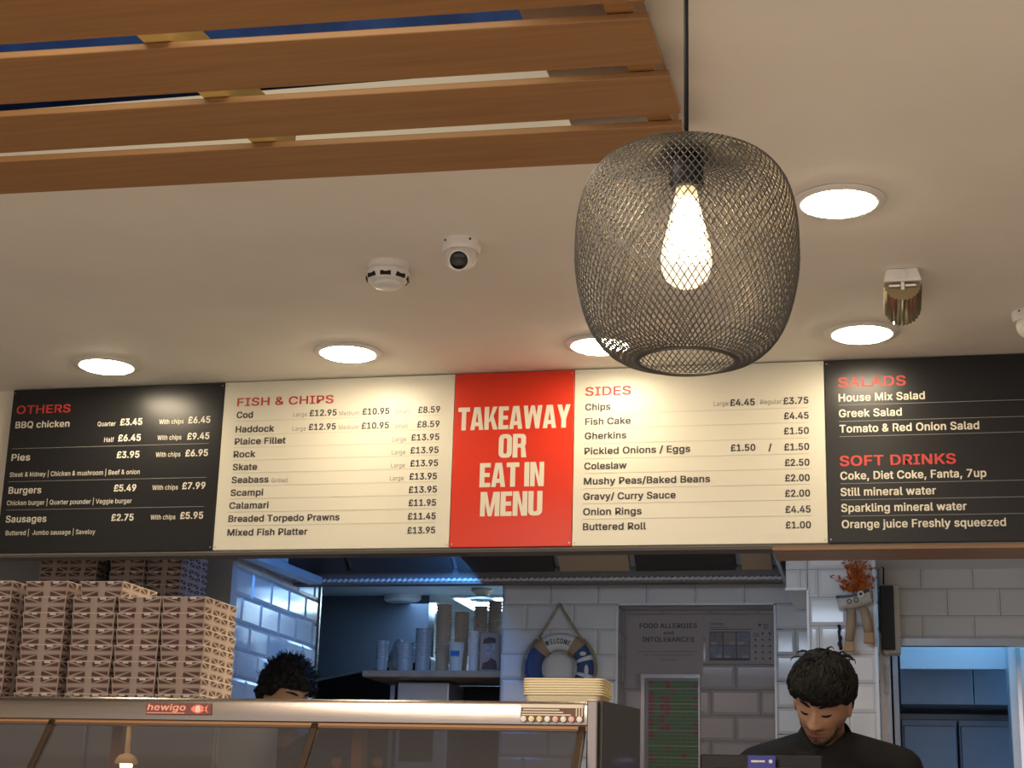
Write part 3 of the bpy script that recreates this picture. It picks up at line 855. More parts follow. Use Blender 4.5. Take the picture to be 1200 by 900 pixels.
for s, a, b, y in [('SALADS', 982.3, 1061.7, 455), ('SOFT DRINKS', 984.3, 1120.3, 547)]:
    line(B5, 'heading', [(s, a, b, y, 11.6, .03, 0)], [m_tred])
for s, a, b, y, ry in [('House Mix Salad', 983, 1084, 471.7, 476), ('Greek Salad', 983.3, 1057, 490, 495), ('Tomato & Red Onion Salad', 984, 1147.7, 508, 512.7),
                       ('Coke, Diet Coke, Fanta, 7up', 985, 1156, 563, 567.7), ('Still mineral water', 985.3, 1097, 582, 586.7),
                       ('Sparkling mineral water', 986, 1133, 600.7, 605.7), ('Orange juice Freshly squeezed', 986.7, 1179, 619.7, 0)]:
    line(B5, 'menu_line', [(s, a, b, y, 9.0, BO, 0)], [m_tcream])
    if ry:
        rule(B5, a, 1230, ry, m_rule_d)


# heavy condensed letters of the red board, drawn as polygons on a unit height
def R(a, b, c0, d):
    return [(a, c0), (b, c0), (b, d), (a, d)]


def ringq(ox0, ox1, ix0, ix1, y0, y1, t, ro, ri, half=None, n=8):
    """quads between an outer and an inner rounded rectangle"""
    def rr(x0, x1, ya, yb, r):
        pts = []
        for cx, cy, a0 in ((x1 - r, yb - r, 0), (x0 + r, yb - r, 90), (x0 + r, ya + r, 180), (x1 - r, ya + r, 270)):
            for k in range(n + 1):
                a = math.radians(a0 + 90 * k / n)
                pts.append((cx + r * math.cos(a), cy + r * math.sin(a)))
        return pts
    A = rr(ox0, ox1, y0, y1, ro)
    Bq = rr(ix0, ix1, y0 + t, y1 - t, ri)
    N = len(A)
    qs = [[A[i], A[(i + 1) % N], Bq[(i + 1) % N], Bq[i]] for i in range(N)]
    if half == 'bottom':
        qs = [qs[i] for i in range(2 * n + 2, N - 1)]
    if half == 'right':
        qs = [qs[i] for i in list(range(0, n)) + list(range(3 * n + 3, N))]
    return qs


def mirror(qs, w):
    return [[(w - x, y) for x, y in q] for q in qs]


G = {}
G['T'] = (.52, [R(0, .52, .81, 1), R(.16, .36, 0, .81)])
al = [[(0, 0), (.19, 0), (.29, .78), (.29, 1), (.155, 1)]]
G['A'] = (.58, al + mirror(al, .58) + [R(.16, .42, .17, .34)])
G['K'] = (.59, [R(0, .2, 0, 1), [(.2, .40), (.37, 1), (.57, 1), (.37, .52), (.2, .30)], [(.25, .50), (.39, .62), (.60, 0), (.39, 0)]])
G['E'] = (.44, [R(0, .2, 0, 1), R(.2, .44, .82, 1), R(.2, .41, .42, .59), R(.2, .44, 0, .18)])
wl = [[(0, 1), (.19, 1), (.29, .1), (.29, 0), (.12, 0)], [(.12, 0), (.29, 0), (.41, .7), (.41, 1), (.33, 1)]]
G['W'] = (.82, wl + mirror(wl, .82))
yl = [[(0, 1), (.2, 1), (.29, .66), (.29, .36), (.19, .36)]]
G['Y'] = (.58, yl + mirror(yl, .58) + [R(.19, .39, 0, .36)])
G['O'] = (.54, ringq(0, .54, .2, .34, 0, 1, .17, .2, .06))
G['R'] = (.56, [R(0, .2, 0, 1), R(.2, .34, .83, 1), R(.2, .34, .42, .58)] + ringq(.0, .54, .1, .34, .42, 1, .16, .17, .06, 'right') +
          [R(.34, .54, .59, .83), [(.25, .45), (.50, .50), (.57, 0), (.36, 0), (.34, .40)]])
G['I'] = (.2, [R(0, .2, 0, 1)])
G['N'] = (.56, [R(0, .19, 0, 1), R(.37, .56, 0, 1), [(.1, 1), (.22, 1), (.46, 0), (.34, 0)]])
ml = [R(0, .185, 0, 1), [(.1, 1), (.25, 1), (.375, .30), (.375, 0), (.30, 0)]]
G['M'] = (.75, ml + mirror(ml, .75))
G['U'] = (.54, [R(0, .2, .22, 1), R(.34, .54, .22, 1)] + ringq(0, .54, .2, .34, 0, .6, .17, .2, .06, 'bottom') + [R(0, .2, .19, .23), R(.34, .54, .19, .23)])
G[' '] = (.14, [])
for s, a, b, y, cp in [('TAKEAWAY', 537.4, 669, 505.6, 29), ('OR', 585, 617.4, 537.6, 29.5), ('EAT IN', 562.7, 638, 572, 30), ('MENU', 563.4, 636, 606, 30)]:
    tot = sum(G[ch][0] for ch in s) + .035 * (len(s) - 1)
    O = on_board(a, y)
    sx = (bxp(b, y) - O.x) / tot
    hh = cp / (PXM * .985)
    mb = MB()
    x = 0
    for ch in s:
        for qi, q in enumerate(G[ch][1]):
            mb.f([O + U * ((x + p[0]) * sx) + V * (p[1] * hh) + Vector((0, -.00004 * (qi % 9), 0)) for p in q])
        x += G[ch][0] + .035
    mb.build('menu_word', m_tcream, B3)

# ------------------------------------------------------------------ ceiling: slats, lights, fittings
SZ = 2.462
slats = [  # far edge L, far edge R, near edge L, near edge R (pixels on the underside), right-end px shift
    ((0, 53), (707, 5), (0, -2), (707, -50), 753),
    ((0, 123), (738, 77), (0, 69), (693, 26), (758, 8), (776, 72)),
    ((0, 180), (762, 135), (0, 137), (707, 94), (782, 78), (798, 133)),
    ((0, 228), (700, 192), (0, 190), (747, 150), (798, 145), (812, 186))]
ends = [(735, -52), (757, 2)], [(759, 20), (776, 74)], [(783, 87), (798, 132)], [(799, 147), (812, 186)]
for i, sl in enumerate(slats):
    f0, f1, n0, n1 = [AZ(*p, SZ) for p in sl[:4]]
    xe0, xe1 = AZ(*ends[i][0], SZ).x, AZ(*ends[i][1], SZ).x

    def at(p, q, x):
        return p + (q - p) * ((x - p.x) / (q.x - p.x))
    lo = [at(n0, n1, -2.75), at(n0, n1, xe0), at(f0, f1, xe1), at(f0, f1, -2.75)]
    o = MB().prism(lo, (0, 0, .013)).build('ceiling_slat', m_wood, bevel=.002)
    tag(o, ['wooden ceiling slat nearest the camera, cut by the top edge', 'wooden ceiling slat second from the top of the photo',
            'wooden ceiling slat third from the top, ending level with the lamp cord', 'wooden ceiling slat lowest in the photo, its end behind the wire lamp'][i],
        'ceiling slat', 'dark wooden slats under the ceiling opening')
for (a, b, c0, lab) in [((180, 44), (306, 163), .052, 'batten in lit yellow crossing above the slats, left of the middle'),
                        ((722, 3), (772, 137), .045, 'batten above the right ends of the slats')]:
    p, q = AZ(*a, SZ + .0145), AZ(*b, SZ + .0145)
    d = (q - p).normalized()
    p2, q2 = p - d * .75, q + d * .10
    sd = Vector((d.y, -d.x, 0)) * (c0 / 2)
    o = MB().prism([p2 - sd, p2 + sd, q2 + sd, q2 - sd], (0, 0, .07)).build('ceiling_batten', m_batten_lit if c0 > .05 else m_wood, bevel=.002)
    tag(o, lab, 'batten')
for lab, X, Y0, Y1, z in [('blue duct inside the ceiling void', -1.6, 3.2, 3.55, 2.90)]:
    o = MB().box(-4.1, HX + .2, Y0, Y1, z, z + .26).build('void_duct', mat('blue duct sheet', (.05, .12, .42), .4, .2, var=.4, vscale=6), bevel=.01)
    tag(o, lab, 'duct')

# recessed downlights
dl = [((983, 235), 'round lit downlight right of the wire lamp, away from the boards'),
      ((1010, 389), 'round lit downlight above the SALADS board'),
      ((703, 403), 'round lit downlight partly behind the wire lamp'),
      ((408, 412), 'round lit downlight above the FISH & CHIPS board'),
      ((125, 427), 'round lit downlight above the OTHERS board')]
for (pp, lab) in dl:
    p = AZ(*pp, CZ)
    r = thing('ceiling_downlight', lab, 'downlight', p, 'recessed round downlights')
    MB().lathe(p, [(.078, -.001), (.100, -.001), (.102, -.003), (.098, -.007), (.082, -.009), (.0785, -.006), (.078, -.001)], 40, caps=False).build('trim_ring', m_white, r, smooth=40)
    MB().lathe(p, [(.0785, -.0005), (.0785, -.0085), (.074, -.0125), (.055, -.0155), (.001, -.017)], 40).build('diffuser', m_lit, r, smooth=40)

# smoke detector
p = AZ(455, 310, CZ)
r = thing('smoke_detector', 'round white smoke detector on the ceiling left of the security camera', 'smoke detector', p)
MB().lathe(p, [(.050, 0), (.050, -.012), (.046, -.016), (.046, -.018), (.053, -.022), (.053, -.034), (.047, -.046), (.036, -.050)], 36).build('base', m_white, r, smooth=35)
s = MB()
for k in range(8):
    a = 2 * PI * k / 8 + .2
    M = Matrix.Translation(p) @ Matrix.Rotation(a, 4, 'Z')
    s.box(.046, .0525, -.013, .013, -.043, -.033, 0, M)
s.build('vent_slot', m_black, r)
MB().lathe(p, [(.034, -.0495), (.036, -.056), (.030, -.060), (.001, -.060)], 32).build('cover', m_whitep, r, smooth=40)


def dome_camera(px, py, lab, aim):
    p = AZ(px, py, CZ)
    r = thing('security_camera', lab, 'security camera', p, 'white dome security cameras')
    MB().lathe(p, [(.046, 0), (.047, -.016), (.044, -.024), (.042, -.026)], 36).build('mount', m_white, r, smooth=40)
    s = MB()
    for k in (-1, 1):
        s.ball(p + Vector((.030 * k, -.036, -.006)), .003, 1)
    s.build('screw', m_black, r)
    bpos = p + Vector((0, 0, -.036))
    MB().ball(bpos, .037, 3).build('ball_housing', m_white, r, smooth=180)
    d = Vector(aim).normalized()
    M = d.to_track_quat('Z', 'Y').to_matrix()
    MB().lathe(bpos + d * .022, [(.030, 0), (.029, .012), (.025, .019), (.022, .019)], 30, M=M).build('lens_collar', m_white, r, smooth=40)
    MB().lathe(bpos + d * .022, [(.0215, .012), (.0215, .0195), (.015, .023), (.001, .024)], 30, M=M).build('lens', mat('black lens', (.006, .006, .008), .08), r, smooth=60)


dome_camera(541, 284, 'white dome security camera with black lens, right of the smoke detector', (.12, -1, -.62))
dome_camera(1207, 366, 'white dome security camera cut off by the right edge of the photo', (.4, -1, -.5))

# emergency light
p = AZ(1057, 314, CZ)
r = thing('emergency_light', 'boxy emergency light with ribbed clear lens, above the right downlight', 'emergency light', p)
wb, EL = .046, .235
MB().hull8([p + Vector((-wb * .80, 0, 0)), p + Vector((wb * .80, 0, 0)), p + Vector((wb * .80, EL, 0)), p + Vector((-wb * .80, EL, 0))],
           [p + Vector((-wb, -.004, -.034)), p + Vector((wb, -.004, -.034)), p + Vector((wb, EL + .004, -.034)), p + Vector((-wb, EL + .004, -.034))]).build('housing', m_white, r, bevel=.004)
MB().box(p.x - .012, p.x + .010, p.y - .0058, p.y - .0042, p.z - .028, p.z - .008).build('label_plate', m_paper, r)
prof = []
NR = 26
for k in range(NR + 1):
    a = PI * k / NR
    k2 = 1 + (.10 if k % 2 else 0)
    prof.append((.042 * k2 * math.cos(a), -.036 - .040 * k2 * math.sin(a)))
MB().loft([[p + Vector((x, y, z)) for x, z in prof] for y in (.012, .215)]).build('ribbed_lens', mat('amber ribbed plastic', (.34, .28, .16), .10, .55, spec=.9), r)
for q in (-1, 1):
    MB().tube([p + Vector((q * .006, .004, -.043)), p + Vector((q * .032, .004, -.043))], .0045, 10).build('lamp_tube', m_chrome, r, smooth=60)
MB().box(p.x - .004, p.x + .004, p.y + .001, p.y + .011, p.z - .054, p.z - .035).build('tube_clip', m_white, r)

# ------------------------------------------------------------------ wire pendant lamp
LX, LY = -.2445, 2.0
LB, LH, LR = 1.793, .325, .1455
ctl = [(.0625, 0), (.088, .006), (.111, .024), (.128, .052), (.139, .088), (.1450, .125), (.1455, .155), (.1445, .185), (.140, .215), (.131, .242), (.115, .264), (.093, .278), (.066, .285), (.040, .287), (.030, .287)]


def spl(t):
    n = len(ctl) - 1
    f = min(max(t, 0), .9999) * n
    i = int(f)
    u = f - i
    P = [ctl[max(i - 1, 0)], ctl[i], ctl[i + 1], ctl[min(i + 2, n)]]
    return tuple(.5 * ((2 * P[1][k]) + (-P[0][k] + P[2][k]) * u + (2 * P[0][k] - 5 * P[1][k] + 4 * P[2][k] - P[3][k]) * u * u +
                       (-P[0][k] + 3 * P[1][k] - 3 * P[2][k] + P[3][k]) * u ** 3) for k in (0, 1))


lr = thing('pendant_lamp', 'barrel-shaped wire mesh pendant lamp with a glowing filament bulb', 'pendant lamp', (LX, LY, LB))
smp = [spl(k / 60) for k in range(61)]
arc = [0]
for k in range(60):
    arc.append(arc[-1] + math.hypot(smp[k + 1][0] - smp[k][0], smp[k + 1][1] - smp[k][1]))
NW, TW = 92, math.radians(108)
mb = MB()
SEG = 30
for sgn in (-1, 1):
    for i in range(NW):
        pts = []
        for k in range(SEG + 1):
            t = arc[-1] * k / SEG
            j = max(q for q in range(61) if arc[q] <= t + 1e-9)
            j = min(j, 59)
            u = (t - arc[j]) / (arc[j + 1] - arc[j])
            rad = smp[j][0] + (smp[j + 1][0] - smp[j][0]) * u
            z = smp[j][1] + (smp[j + 1][1] - smp[j][1]) * u
            a = 2 * PI * i / NW + sgn * TW * k / SEG
            pts.append((LX + (rad + .0004 * sgn) * math.cos(a), LY + (rad + .0004 * sgn) * math.sin(a), LB + z))
        mb.tube(pts, .00086, 4, caps=False)
mb.build('wire_shade', m_mesh, lr, smooth=180)
MB().tube([(LX + .0625 * math.cos(2 * PI * k / 48), LY + .0625 * math.sin(2 * PI * k / 48), LB) for k in range(48)], .0028, 8, closed=True).build('bottom_rim', m_mesh, lr, smooth=180)
MB().lathe((LX, LY, LB), [(.036, .284), (.036, .288), (.012, .292), (.012, .284)], 32).build('top_plate', m_mesh, lr, smooth=40)
MB().lathe((LX, LY, LB), [(.020, .238), (.023, .242), (.023, .280), (.018, .288), (.010, .293), (.005, .306), (.0035, .32)], 24).build('lamp_holder', m_black, lr, smooth=50)
MB().tube([(LX, LY, LB + .30), (LX, LY, CZ - .02)], .0032, 8).build('cord', m_black, lr, smooth=180)
MB().lathe((LX, LY, CZ), [(.045, 0), (.045, -.018), (.035, -.026), (.006, -.03)], 28).build('ceiling_rose', m_black, lr, smooth=40)
BZ = LB + .238   # top of the bulb
bulb = MB().lathe((LX, LY, BZ), [(.0135, .002), (.0145, -.008), (.018, -.025), (.025, -.055), (.031, -.080), (.0335, -.098), (.0325, -.112), (.027, -.126), (.017, -.135), (.004, -.138)], 32).build('bulb', m_bulbg, lr, smooth=180)
MB().lathe((LX, LY, BZ), [(.0125, .004), (.013, -.004), (.0125, -.012)], 20).build('bulb_cap', m_brass, bulb, smooth=40)
for k in range(10):
    a = 2 * PI * k / 10
    d = Vector((math.cos(a), math.sin(a), 0))
    c0 = Vector((LX, LY, BZ))
    MB().tube([c0 + d * .008 + Vector((0, 0, -.018)), c0 + d * .018 + Vector((0, 0, -.066)), c0 + d * .0225 + Vector((0, 0, -.096))], .0042, 6).build('filament', m_fil, bulb, smooth=180)
MB().lathe((LX, LY, BZ), [(.006, -.010), (.004, -.03), (.0035, -.095), (.006, -.108), (.001, -.112)], 10).build('filament_stem', mat('lit glass stem', (1, .9, .7), .3, emit=(1, .75, .4), estr=6), bulb, smooth=180)

# ------------------------------------------------------------------ serving range
FY, RTOP = 3.2, 1.459
RXL, RXR = -3.3, -.588
rg = thing('serving_range', 'stainless steel fish and chip range with sloping glass front', 'serving range', (-1.9, 3.5, 0))
prof = [(FY, RTOP - .046), (FY, RTOP - .012), (FY + .003, RTOP - .005), (FY + .010, RTOP - .0005), (FY + .018, RTOP), (FY + .05, RTOP), (FY + .05, RTOP - .046)]
MB().prism([(RXL, y, z) for y, z in prof], (RXR - RXL, 0, 0)).build('front_rail', m_steel, rg, smooth=30)
MB().box(RXL, RXR, FY + .051, 3.84, RTOP - .016, RTOP - .001).build('top_panel', m_steel, rg, bevel=.002)
MB().box(RXL, RXR, FY + .012, FY + .045, RTOP - .058, RTOP - .047).build('lower_lip', m_copper_glow, rg, bevel=.001)  # glow of the heat lamps put into the lip's colour
GY1, GZ1 = 2.93, 1.02
g0, g1 = Vector((0, FY + .014, RTOP - .050)), Vector((0, GY1, GZ1))
gd = (g1 - g0).normalized()
gn = Vector((0, gd.z, -gd.y))
mull = [AY(-262, 845, FY).x, AY(58, 845, FY).x, AY(367, 848, FY).x, RXR - .012]
for i in range(4):
    x = mull[i]
    MB().prism([Vector((x - .0075, 0, 0)) + g0 + gn * .004, Vector((x + .0075, 0, 0)) + g0 + gn * .004, Vector((x + .0075, 0, 0)) + g0 - gn * .012, Vector((x - .0075, 0, 0)) + g0 - gn * .012],
               g1 - g0).build('glass_upright', m_steel, rg, bevel=.002)
for i in range(3):
    a, b = mull[i] + .009, mull[i + 1] - .009
    MB().prism([Vector((a, 0, 0)) + g0, Vector((b, 0, 0)) + g0, Vector((b, 0, 0)) + g0 - gn * .005, Vector((a, 0, 0)) + g0 - gn * .005], (g1 - g0) * .995).build('front_glass', m_tglass, rg)
MB().box(RXL, RXR, GY1 - .03, 3.84, .12, GZ1 - .001).box(RXL + .03, RXR - .03, GY1 + .03, 3.8, 0, .12).build('base_cabinet', m_steel, rg, bevel=.004)
MB().box(RXL + .03, RXR - .03, FY + .05, 3.80, GZ1, GZ1 + .02).build('heated_deck', m_steeld, rg)
# back frame with sliding doors
for x in (AY(-170, 870, 3.8).x, AY(138, 870, 3.8).x, AY(420, 870, 3.8).x, RXR - .02):
    MB().box(x - .014, x + .014, 3.79, 3.83, GZ1 + .021, RTOP - .018).build('back_upright', m_copper_glow, rg, bevel=.002)
for px in (395, 443):
    p = AY(px, 893, 3.78)
    MB().lathe(p, [(.013, 0), (.013, .006), (.010, .008)], 18, M=Matrix.Rotation(PI / 2, 3, 'X')).build('door_pull', m_copper_glow, rg, smooth=40)
# heat lamps hanging under the top panel
for px, py in ((148, 895),):
    p = AY(px, py, 3.5)
    hl = MB().lathe((p.x, 3.5, p.z), [(.027, 0), (.025, .010), (.017, .019), (.006, .023), (.006, RTOP - .0165 - p.z)], 24).build('heat_lamp', m_whitep, rg, smooth=50)
    MB().ball((p.x, 3.5, p.z - .004), (.015, .015, .012), 2).build('lamp_bulb', mat('lit heat bulb', (1, .8, .4), .4, emit=(1, .62, .25), estr=14), hl, smooth=180)
# right end post and angled end guard
MB().prism([(RXR, FY - .004, 0), (RXR + .022, FY - .004, 0), (RXR + .022, FY + .05, 0), (RXR, FY + .05, 0)], (0, 0, RTOP + .002)).build('end_post', m_steel, rg, bevel=.003)
e0, e1 = Vector((RXR + .021, FY + .012, GZ1 - .3)), Vector((AY(746, 840, 3.42).x, 3.42, GZ1 - .3))
t = Vector((.004, -.002, 0))
zt0, zt1 = RTOP + .002, AY(746, 831, 3.42).z
MB().hull8([e0, e1, e1 + t * 2, e0 + t * 2], [Vector((e0.x, e0.y, zt0)), Vector((e1.x, e1.y, zt1)), Vector((e1.x + .008, e1.y - .004, zt1)), Vector((e0.x + .008, e0.y - .004, zt0))]).build('end_guard', m_tinted, rg)
# maker's badge on the rail
bp = AY(171, 837, FY - .0005)
bw = AY(248, 838, FY).x - bp.x
bh = .0235
m_badge = mat('badge dark red', (.16, .045, .03), .4)
m_badgel = mat('badge pink print', (.75, .33, .22), .45)
bd = MB()
bd.box(bp.x, bp.x + bw, FY - .004, FY - .0004, bp.z, bp.z + bh)
badge = bd.build('maker_badge', m_badge, rg, bevel=.001)
s = MB()
text(s, 'hewigo', (bp.x + .004, FY - .0046, bp.z + .0085), U, V, bw * .58, .0125, .035, 0, .18)
text(s, 'www.', (bp.x + .004, FY - .0046, bp.z + .0028), U, V, bw * .12, .0028, .02, 0) if False else None
s.box(bp.x + .003, bp.x + bw * .6, FY - .0046, FY - .0042, bp.z + .0022, bp.z + .0038)
s.build('badge_lettering', m_badgel, badge)
s = MB()
fc = Vector((bp.x + bw * .80, FY - .0046, bp.z + bh * .5))
pts = []
for k in range(25):
    a = 2 * PI * k / 24
    pts.append(fc + Vector((-.0155 * math.cos(a), 0, .0092 * math.sin(a) * (1 - .25 * abs(math.cos(a))))))
s.f(pts[:24])
s.f([fc + Vector((.011, 0, 0)), fc + Vector((.023, 0, .009)), fc + Vector((.019, 0, 0)), fc + Vector((.023, 0, -.009))])
s.build('badge_fish', mat('badge orange', (.72, .20, .12), .45), badge)
s = MB()
text(s, '8', fc + Vector((-.005, -.0004, -.0055)), U, V, .010, .011, .05, 0)
s.build('badge_mark', m_tcream, badge)

# price card on the right end of the rail
pc = AY(610, 845, FY - .002)
pw = AY(684, 846, FY).x - pc.x
ph = AY(610, 825, FY).z - pc.z
r = thing('price_card', 'small cream and brown price card with round tokens on the right end of the rail', 'price card', (pc.x + pw / 2, FY - .004, pc.z))
MB().box(pc.x, pc.x + pw, FY - .004, FY - .0006, pc.z + ph * .0, pc.z + ph).build('card', mat('card brown', (.13, .055, .03), .6), r)
s = MB()
s.box(pc.x + .001, pc.x + pw, FY - .0046, FY - .0042, pc.z + ph * .78, pc.z + ph * .99)
for k, (a, b) in enumerate([(.04, .62), (.02, .68), (.02, .8)]):
    z = pc.z + ph * (.64 - .15 * k)
    s.box(pc.x + pw * a, pc.x + pw * b, FY - .0046, FY - .0042, z, z + ph * .07)
for k in range(3):
    x = pc.x + pw * (.88 + .045 * k)
    s.box(x, x + pw * .018, FY - .0046, FY - .0042, pc.z + ph * .3, pc.z + ph * .8)
s.build('printed_lines', mat('card cream', (.66, .60, .45), .6), r)
tc = [(.7, .66, .55), (.72, .62, .35), (.66, .58, .3), (.7, .7, .64), (.72, .42, .3), (.7, .68, .62), (.72, .42, .36), (.74, .7, .62)]
for k in range(8):
    c0 = Vector((pc.x + pw * (.05 + .127 * k), FY - .0042, pc.z + ph * .13))
    MB().lathe(c0, [(.0058, 0), (.0058, .0018), (.004, .003)], 16, M=Matrix.Rotation(PI / 2, 3, 'X')).build('round_token', mat('token %d' % k, tc[k], .5), r, smooth=40)

# foam tray stack on the right end of the range
tp = AY(664, 818, 3.42)
a, b = AY(617, 800, 3.42).x, AY(711, 800, 3.42).x
zt = AY(660, 797, 3.42).z
n = 7
hh = .030
step = (zt - RTOP - hh) / (n - 1)


def tray_mb():
    mb = MB()
    W2, D2 = (b - a) / 2, .06

    def ring(sx, sy, z):
        pts = []
        for cx, cy, a0 in ((1, 1, 0), (-1, 1, 90), (-1, -1, 180), (1, -1, 270)):
            for k in range(5):
                an = math.radians(a0 + 22.5 * k)
                rr = .016
                pts.append(Vector((cx * (W2 * sx - rr) + rr * math.cos(an), cy * (D2 * sy - rr) + rr * math.sin(an), z)))
        return pts
    mb.loft([ring(.86, .82, 0), ring(.97, .96, hh - .003), ring(1, 1, hh - .003), ring(1, 1, hh), ring(.95, .93, hh), ring(.84, .79, .003)], True)
    return mb


lab = ['bottom', 'second', 'third', 'fourth', 'fifth', 'sixth', 'top']
proto = None
for k in range(n):
    if proto is None:
        proto = tray_mb().build('foam_tray', m_foam, loc=(0, 0, 0), smooth=35)
        o = proto
    else:
        o = proto.copy()
        COL.objects.link(o)
    o.location = ((a + b) / 2 + random.uniform(-.001, .001), 3.44, RTOP + .0003 + step * k)
    o.rotation_euler.z = random.uniform(-.012, .012)
    tag(o, 'foam tray in a warm-lit yellow on the range, %s of the nested stack' % ('lowest' if k == 0 else 'topmost' if k == n - 1 else lab[k] + ' from the bottom'), 'foam tray', 'nested foam trays on the range')

# ------------------------------------------------------------------ printed fish boxes
BXW, BXH, BXD = .1285, .0437, .215


def flag(mb, P, mi, kw=1.0):
    """two-tone flag print on a face; P maps (-1..1,-1..1) to 3D"""
    def q(pts):
        mb.f([P(x, y) for x, y in pts], mi)
    for sx in (-1, 1):
        for sz in (-1, 1):
            def m(pts):
                q([(sx * x, sz * y) for x, y in pts])
            m([(.17, .97), (.17, .40), (.26, .40), (.80, .97)])
            m([(.36, .34), (.98, .34), (.98, .86)])
            m([(.19, .30), (.19, .25), (.98, .25), (.98, .30)])


def box_mb(w, h, d):
    """closed takeaway box: tapered tray, overlapping lid skirt, print on front and sides"""
    mb = MB()
    t = .004
    lo = [(-w / 2 + t, -d / 2 + t), (w / 2 - t, -d / 2 + t), (w / 2 - t, d / 2 - t), (-w / 2 + t, d / 2 - t)]
    hi = [(-w / 2, -d / 2), (w / 2, -d / 2), (w / 2, d / 2), (-w / 2, d / 2)]
    mb.hull8([Vector((x, y, .0004)) for x, y in lo], [Vector((x, y, h - .0015)) for x, y in hi])
    e = .0005
    flag(mb, lambda x, y: Vector((x * (w / 2 - .004 + .002 * y), -d / 2 + t * (1 - y) / 2 - e, h / 2 + y * (h / 2 - .002))), 1)
    for s in (-1, 1):
        for k in range(2):
            flag(mb, lambda x, y: Vector((s * (w / 2 - t * (1 - y) / 2 + e), -d / 4 + k * d / 2 + x * (d / 4 - .004), h / 2 + y * (h / 2 - .002))), 1)
    return mb


def lid_mb(w, h, d):
    mb = MB()
    mb.box(-w / 2 - .0006, w / 2 + .0006, -d / 2 - .0006, d / 2 + .0006, h - .0016, h - .0002)
    mb.box(.018, .036, -d / 2 - .0012, -d / 2 + .004, h - .0075, h - .0017)
    mb.box(-.036, -.020, -d / 2 - .0012, -d / 2 + .004, h - .006, h - .0017)
    return mb


pb = bpy.data.objects.new('fish_box', None)
COL.objects.link(pb)
box_mb(BXW, BXH, BXD).build('tray', [m_card, m_cardp], pb, local=True)
lid_mb(BXW, BXH, BXD).build('lid', m_cardw, pb, local=True)
used = [False]


def place_box(x, y, z, rz, label, group):
    o = pb if not used[0] else copy_tree(pb)
    used[0] = True
    o.location = (x, y, z)
    o.rotation_euler.z = rz
    return tag(o, label, 'cardboard box', group)


FBY = 4.1
ztop5 = AY(220, 699, FBY).z
cols = [(-2.4395, 8), (-2.279, 8), (-2.135, 8), (-2.0005, 7), (-1.868, 7)]
zb0 = ztop5 - 7 * BXH
cn = ['leftmost', 'second', 'middle', 'fourth', 'rightmost']
on = ['top', 'second from top', 'third from top', 'fourth from top', 'fifth from top', 'sixth from top', 'seventh from top', 'lowest']
for ci, (x, k) in enumerate(cols):
    for j in range(k):
        jx_ = random.uniform(-.0022, .0022)
        if ci == 2 and j == 7:
            jx_ = .017
        yy = FBY + BXD / 2 + random.uniform(0, .004) + (.0 if ci > 1 else -.012 * (2 - ci))
        row = on[k - 1 - j] if j else 'lowest'
        place_box(x + jx_, yy, zb0 + j * BXH, random.uniform(-.008, .008),
                  'flag printed box, %s in the %s column of the front pile' % (row, cn[ci]), 'flag printed boxes piled behind the range')
# cabinet carrying the boxes
r = thing('steel_cabinet', 'plain steel cabinet behind the range, under the piled boxes', 'cabinet', (-2.3, 4.3, 0))
x1 = AY(257, 880, 4.08).x
MB().box(-3.2, x1, 4.07, 4.5, .1, zb0 - .001).box(-3.15, x1 - .05, 4.12, 4.45, 0, .1).build('body', m_steelc, r, bevel=.004)
for k in range(4):
    w0 = (x1 + 3.2) / 4
    d = MB().box(-3.2 + w0 * k + .006, -3.2 + w0 * (k + 1) - .006, 4.055, 4.069, .16, zb0 - .03).build('door', m_steelc, r, bevel=.002)
    MB().box(-3.2 + w0 * (k + 1) - .04, -3.2 + w0 * (k + 1) - .028, 4.035, 4.054, .9, 1.1).build('handle', m_steel, d, bevel=.002)

# boxes on the high shelf
SY = 5.06
sz1 = AY(150, 699, SY).z
sh = thing('wall_shelf', 'high wall shelf holding flat boxes, behind the front pile', 'shelf', (-2.55, 5.3, sz1 - .02))
MB().box(-3.3, AY(214, 690, SY).x, SY - .02, 5.454, sz1 - .022, sz1 - .0005).build('board', m_steelc, sh, bevel=.002)
for x in (-3.0, -2.35):
    MB().hull8([Vector((x - .01, 5.4535, sz1 - .2)), Vector((x + .01, 5.4535, sz1 - .2)), Vector((x + .01, 5.48, sz1 - .2)), Vector((x - .01, 5.48, sz1 - .2))],
               [Vector((x - .01, 5.4535, sz1 - .023)), Vector((x + .01, 5.4535, sz1 - .023)), Vector((x + .01, 5.12, sz1 - .023)), Vector((x - .01, 5.12, sz1 - .023))]).build('bracket', m_steeld, sh)
xa = AY(80, 670, SY).x
for j in range(5):
    place_box(xa + random.uniform(-.006, .006), SY + BXW / 2 + .004 + random.uniform(0, .006), sz1 + j * BXH, PI / 2 + random.uniform(-.02, .02),
              'printed box lying lengthways on the high shelf, %s of the left pile' % ['bottom', 'second from bottom', 'middle', 'second from top', 'top'][j], 'boxes on the high shelf')
for ci, pxx in enumerate((140, 178)):
    xx = AY(pxx, 670, SY).x
    xx = AY(122 + 26, 670, SY).x + ci * (BXW + .003)
    for j in range(5 - ci):
        place_box(xx, SY + BXD / 2 + .004 + .012 * ci, sz1 + j * BXH, random.uniform(-.01, .01),
                  'printed box on the high shelf, %s in the %s' % (['bottom', 'second from bottom', 'middle', 'fourth from bottom', 'top'][j] if ci == 0 or j < 2 else ['third from bottom', 'top'][j - 2], ['pile of five', 'rightmost pile of four'][ci]), 'boxes on the high shelf')

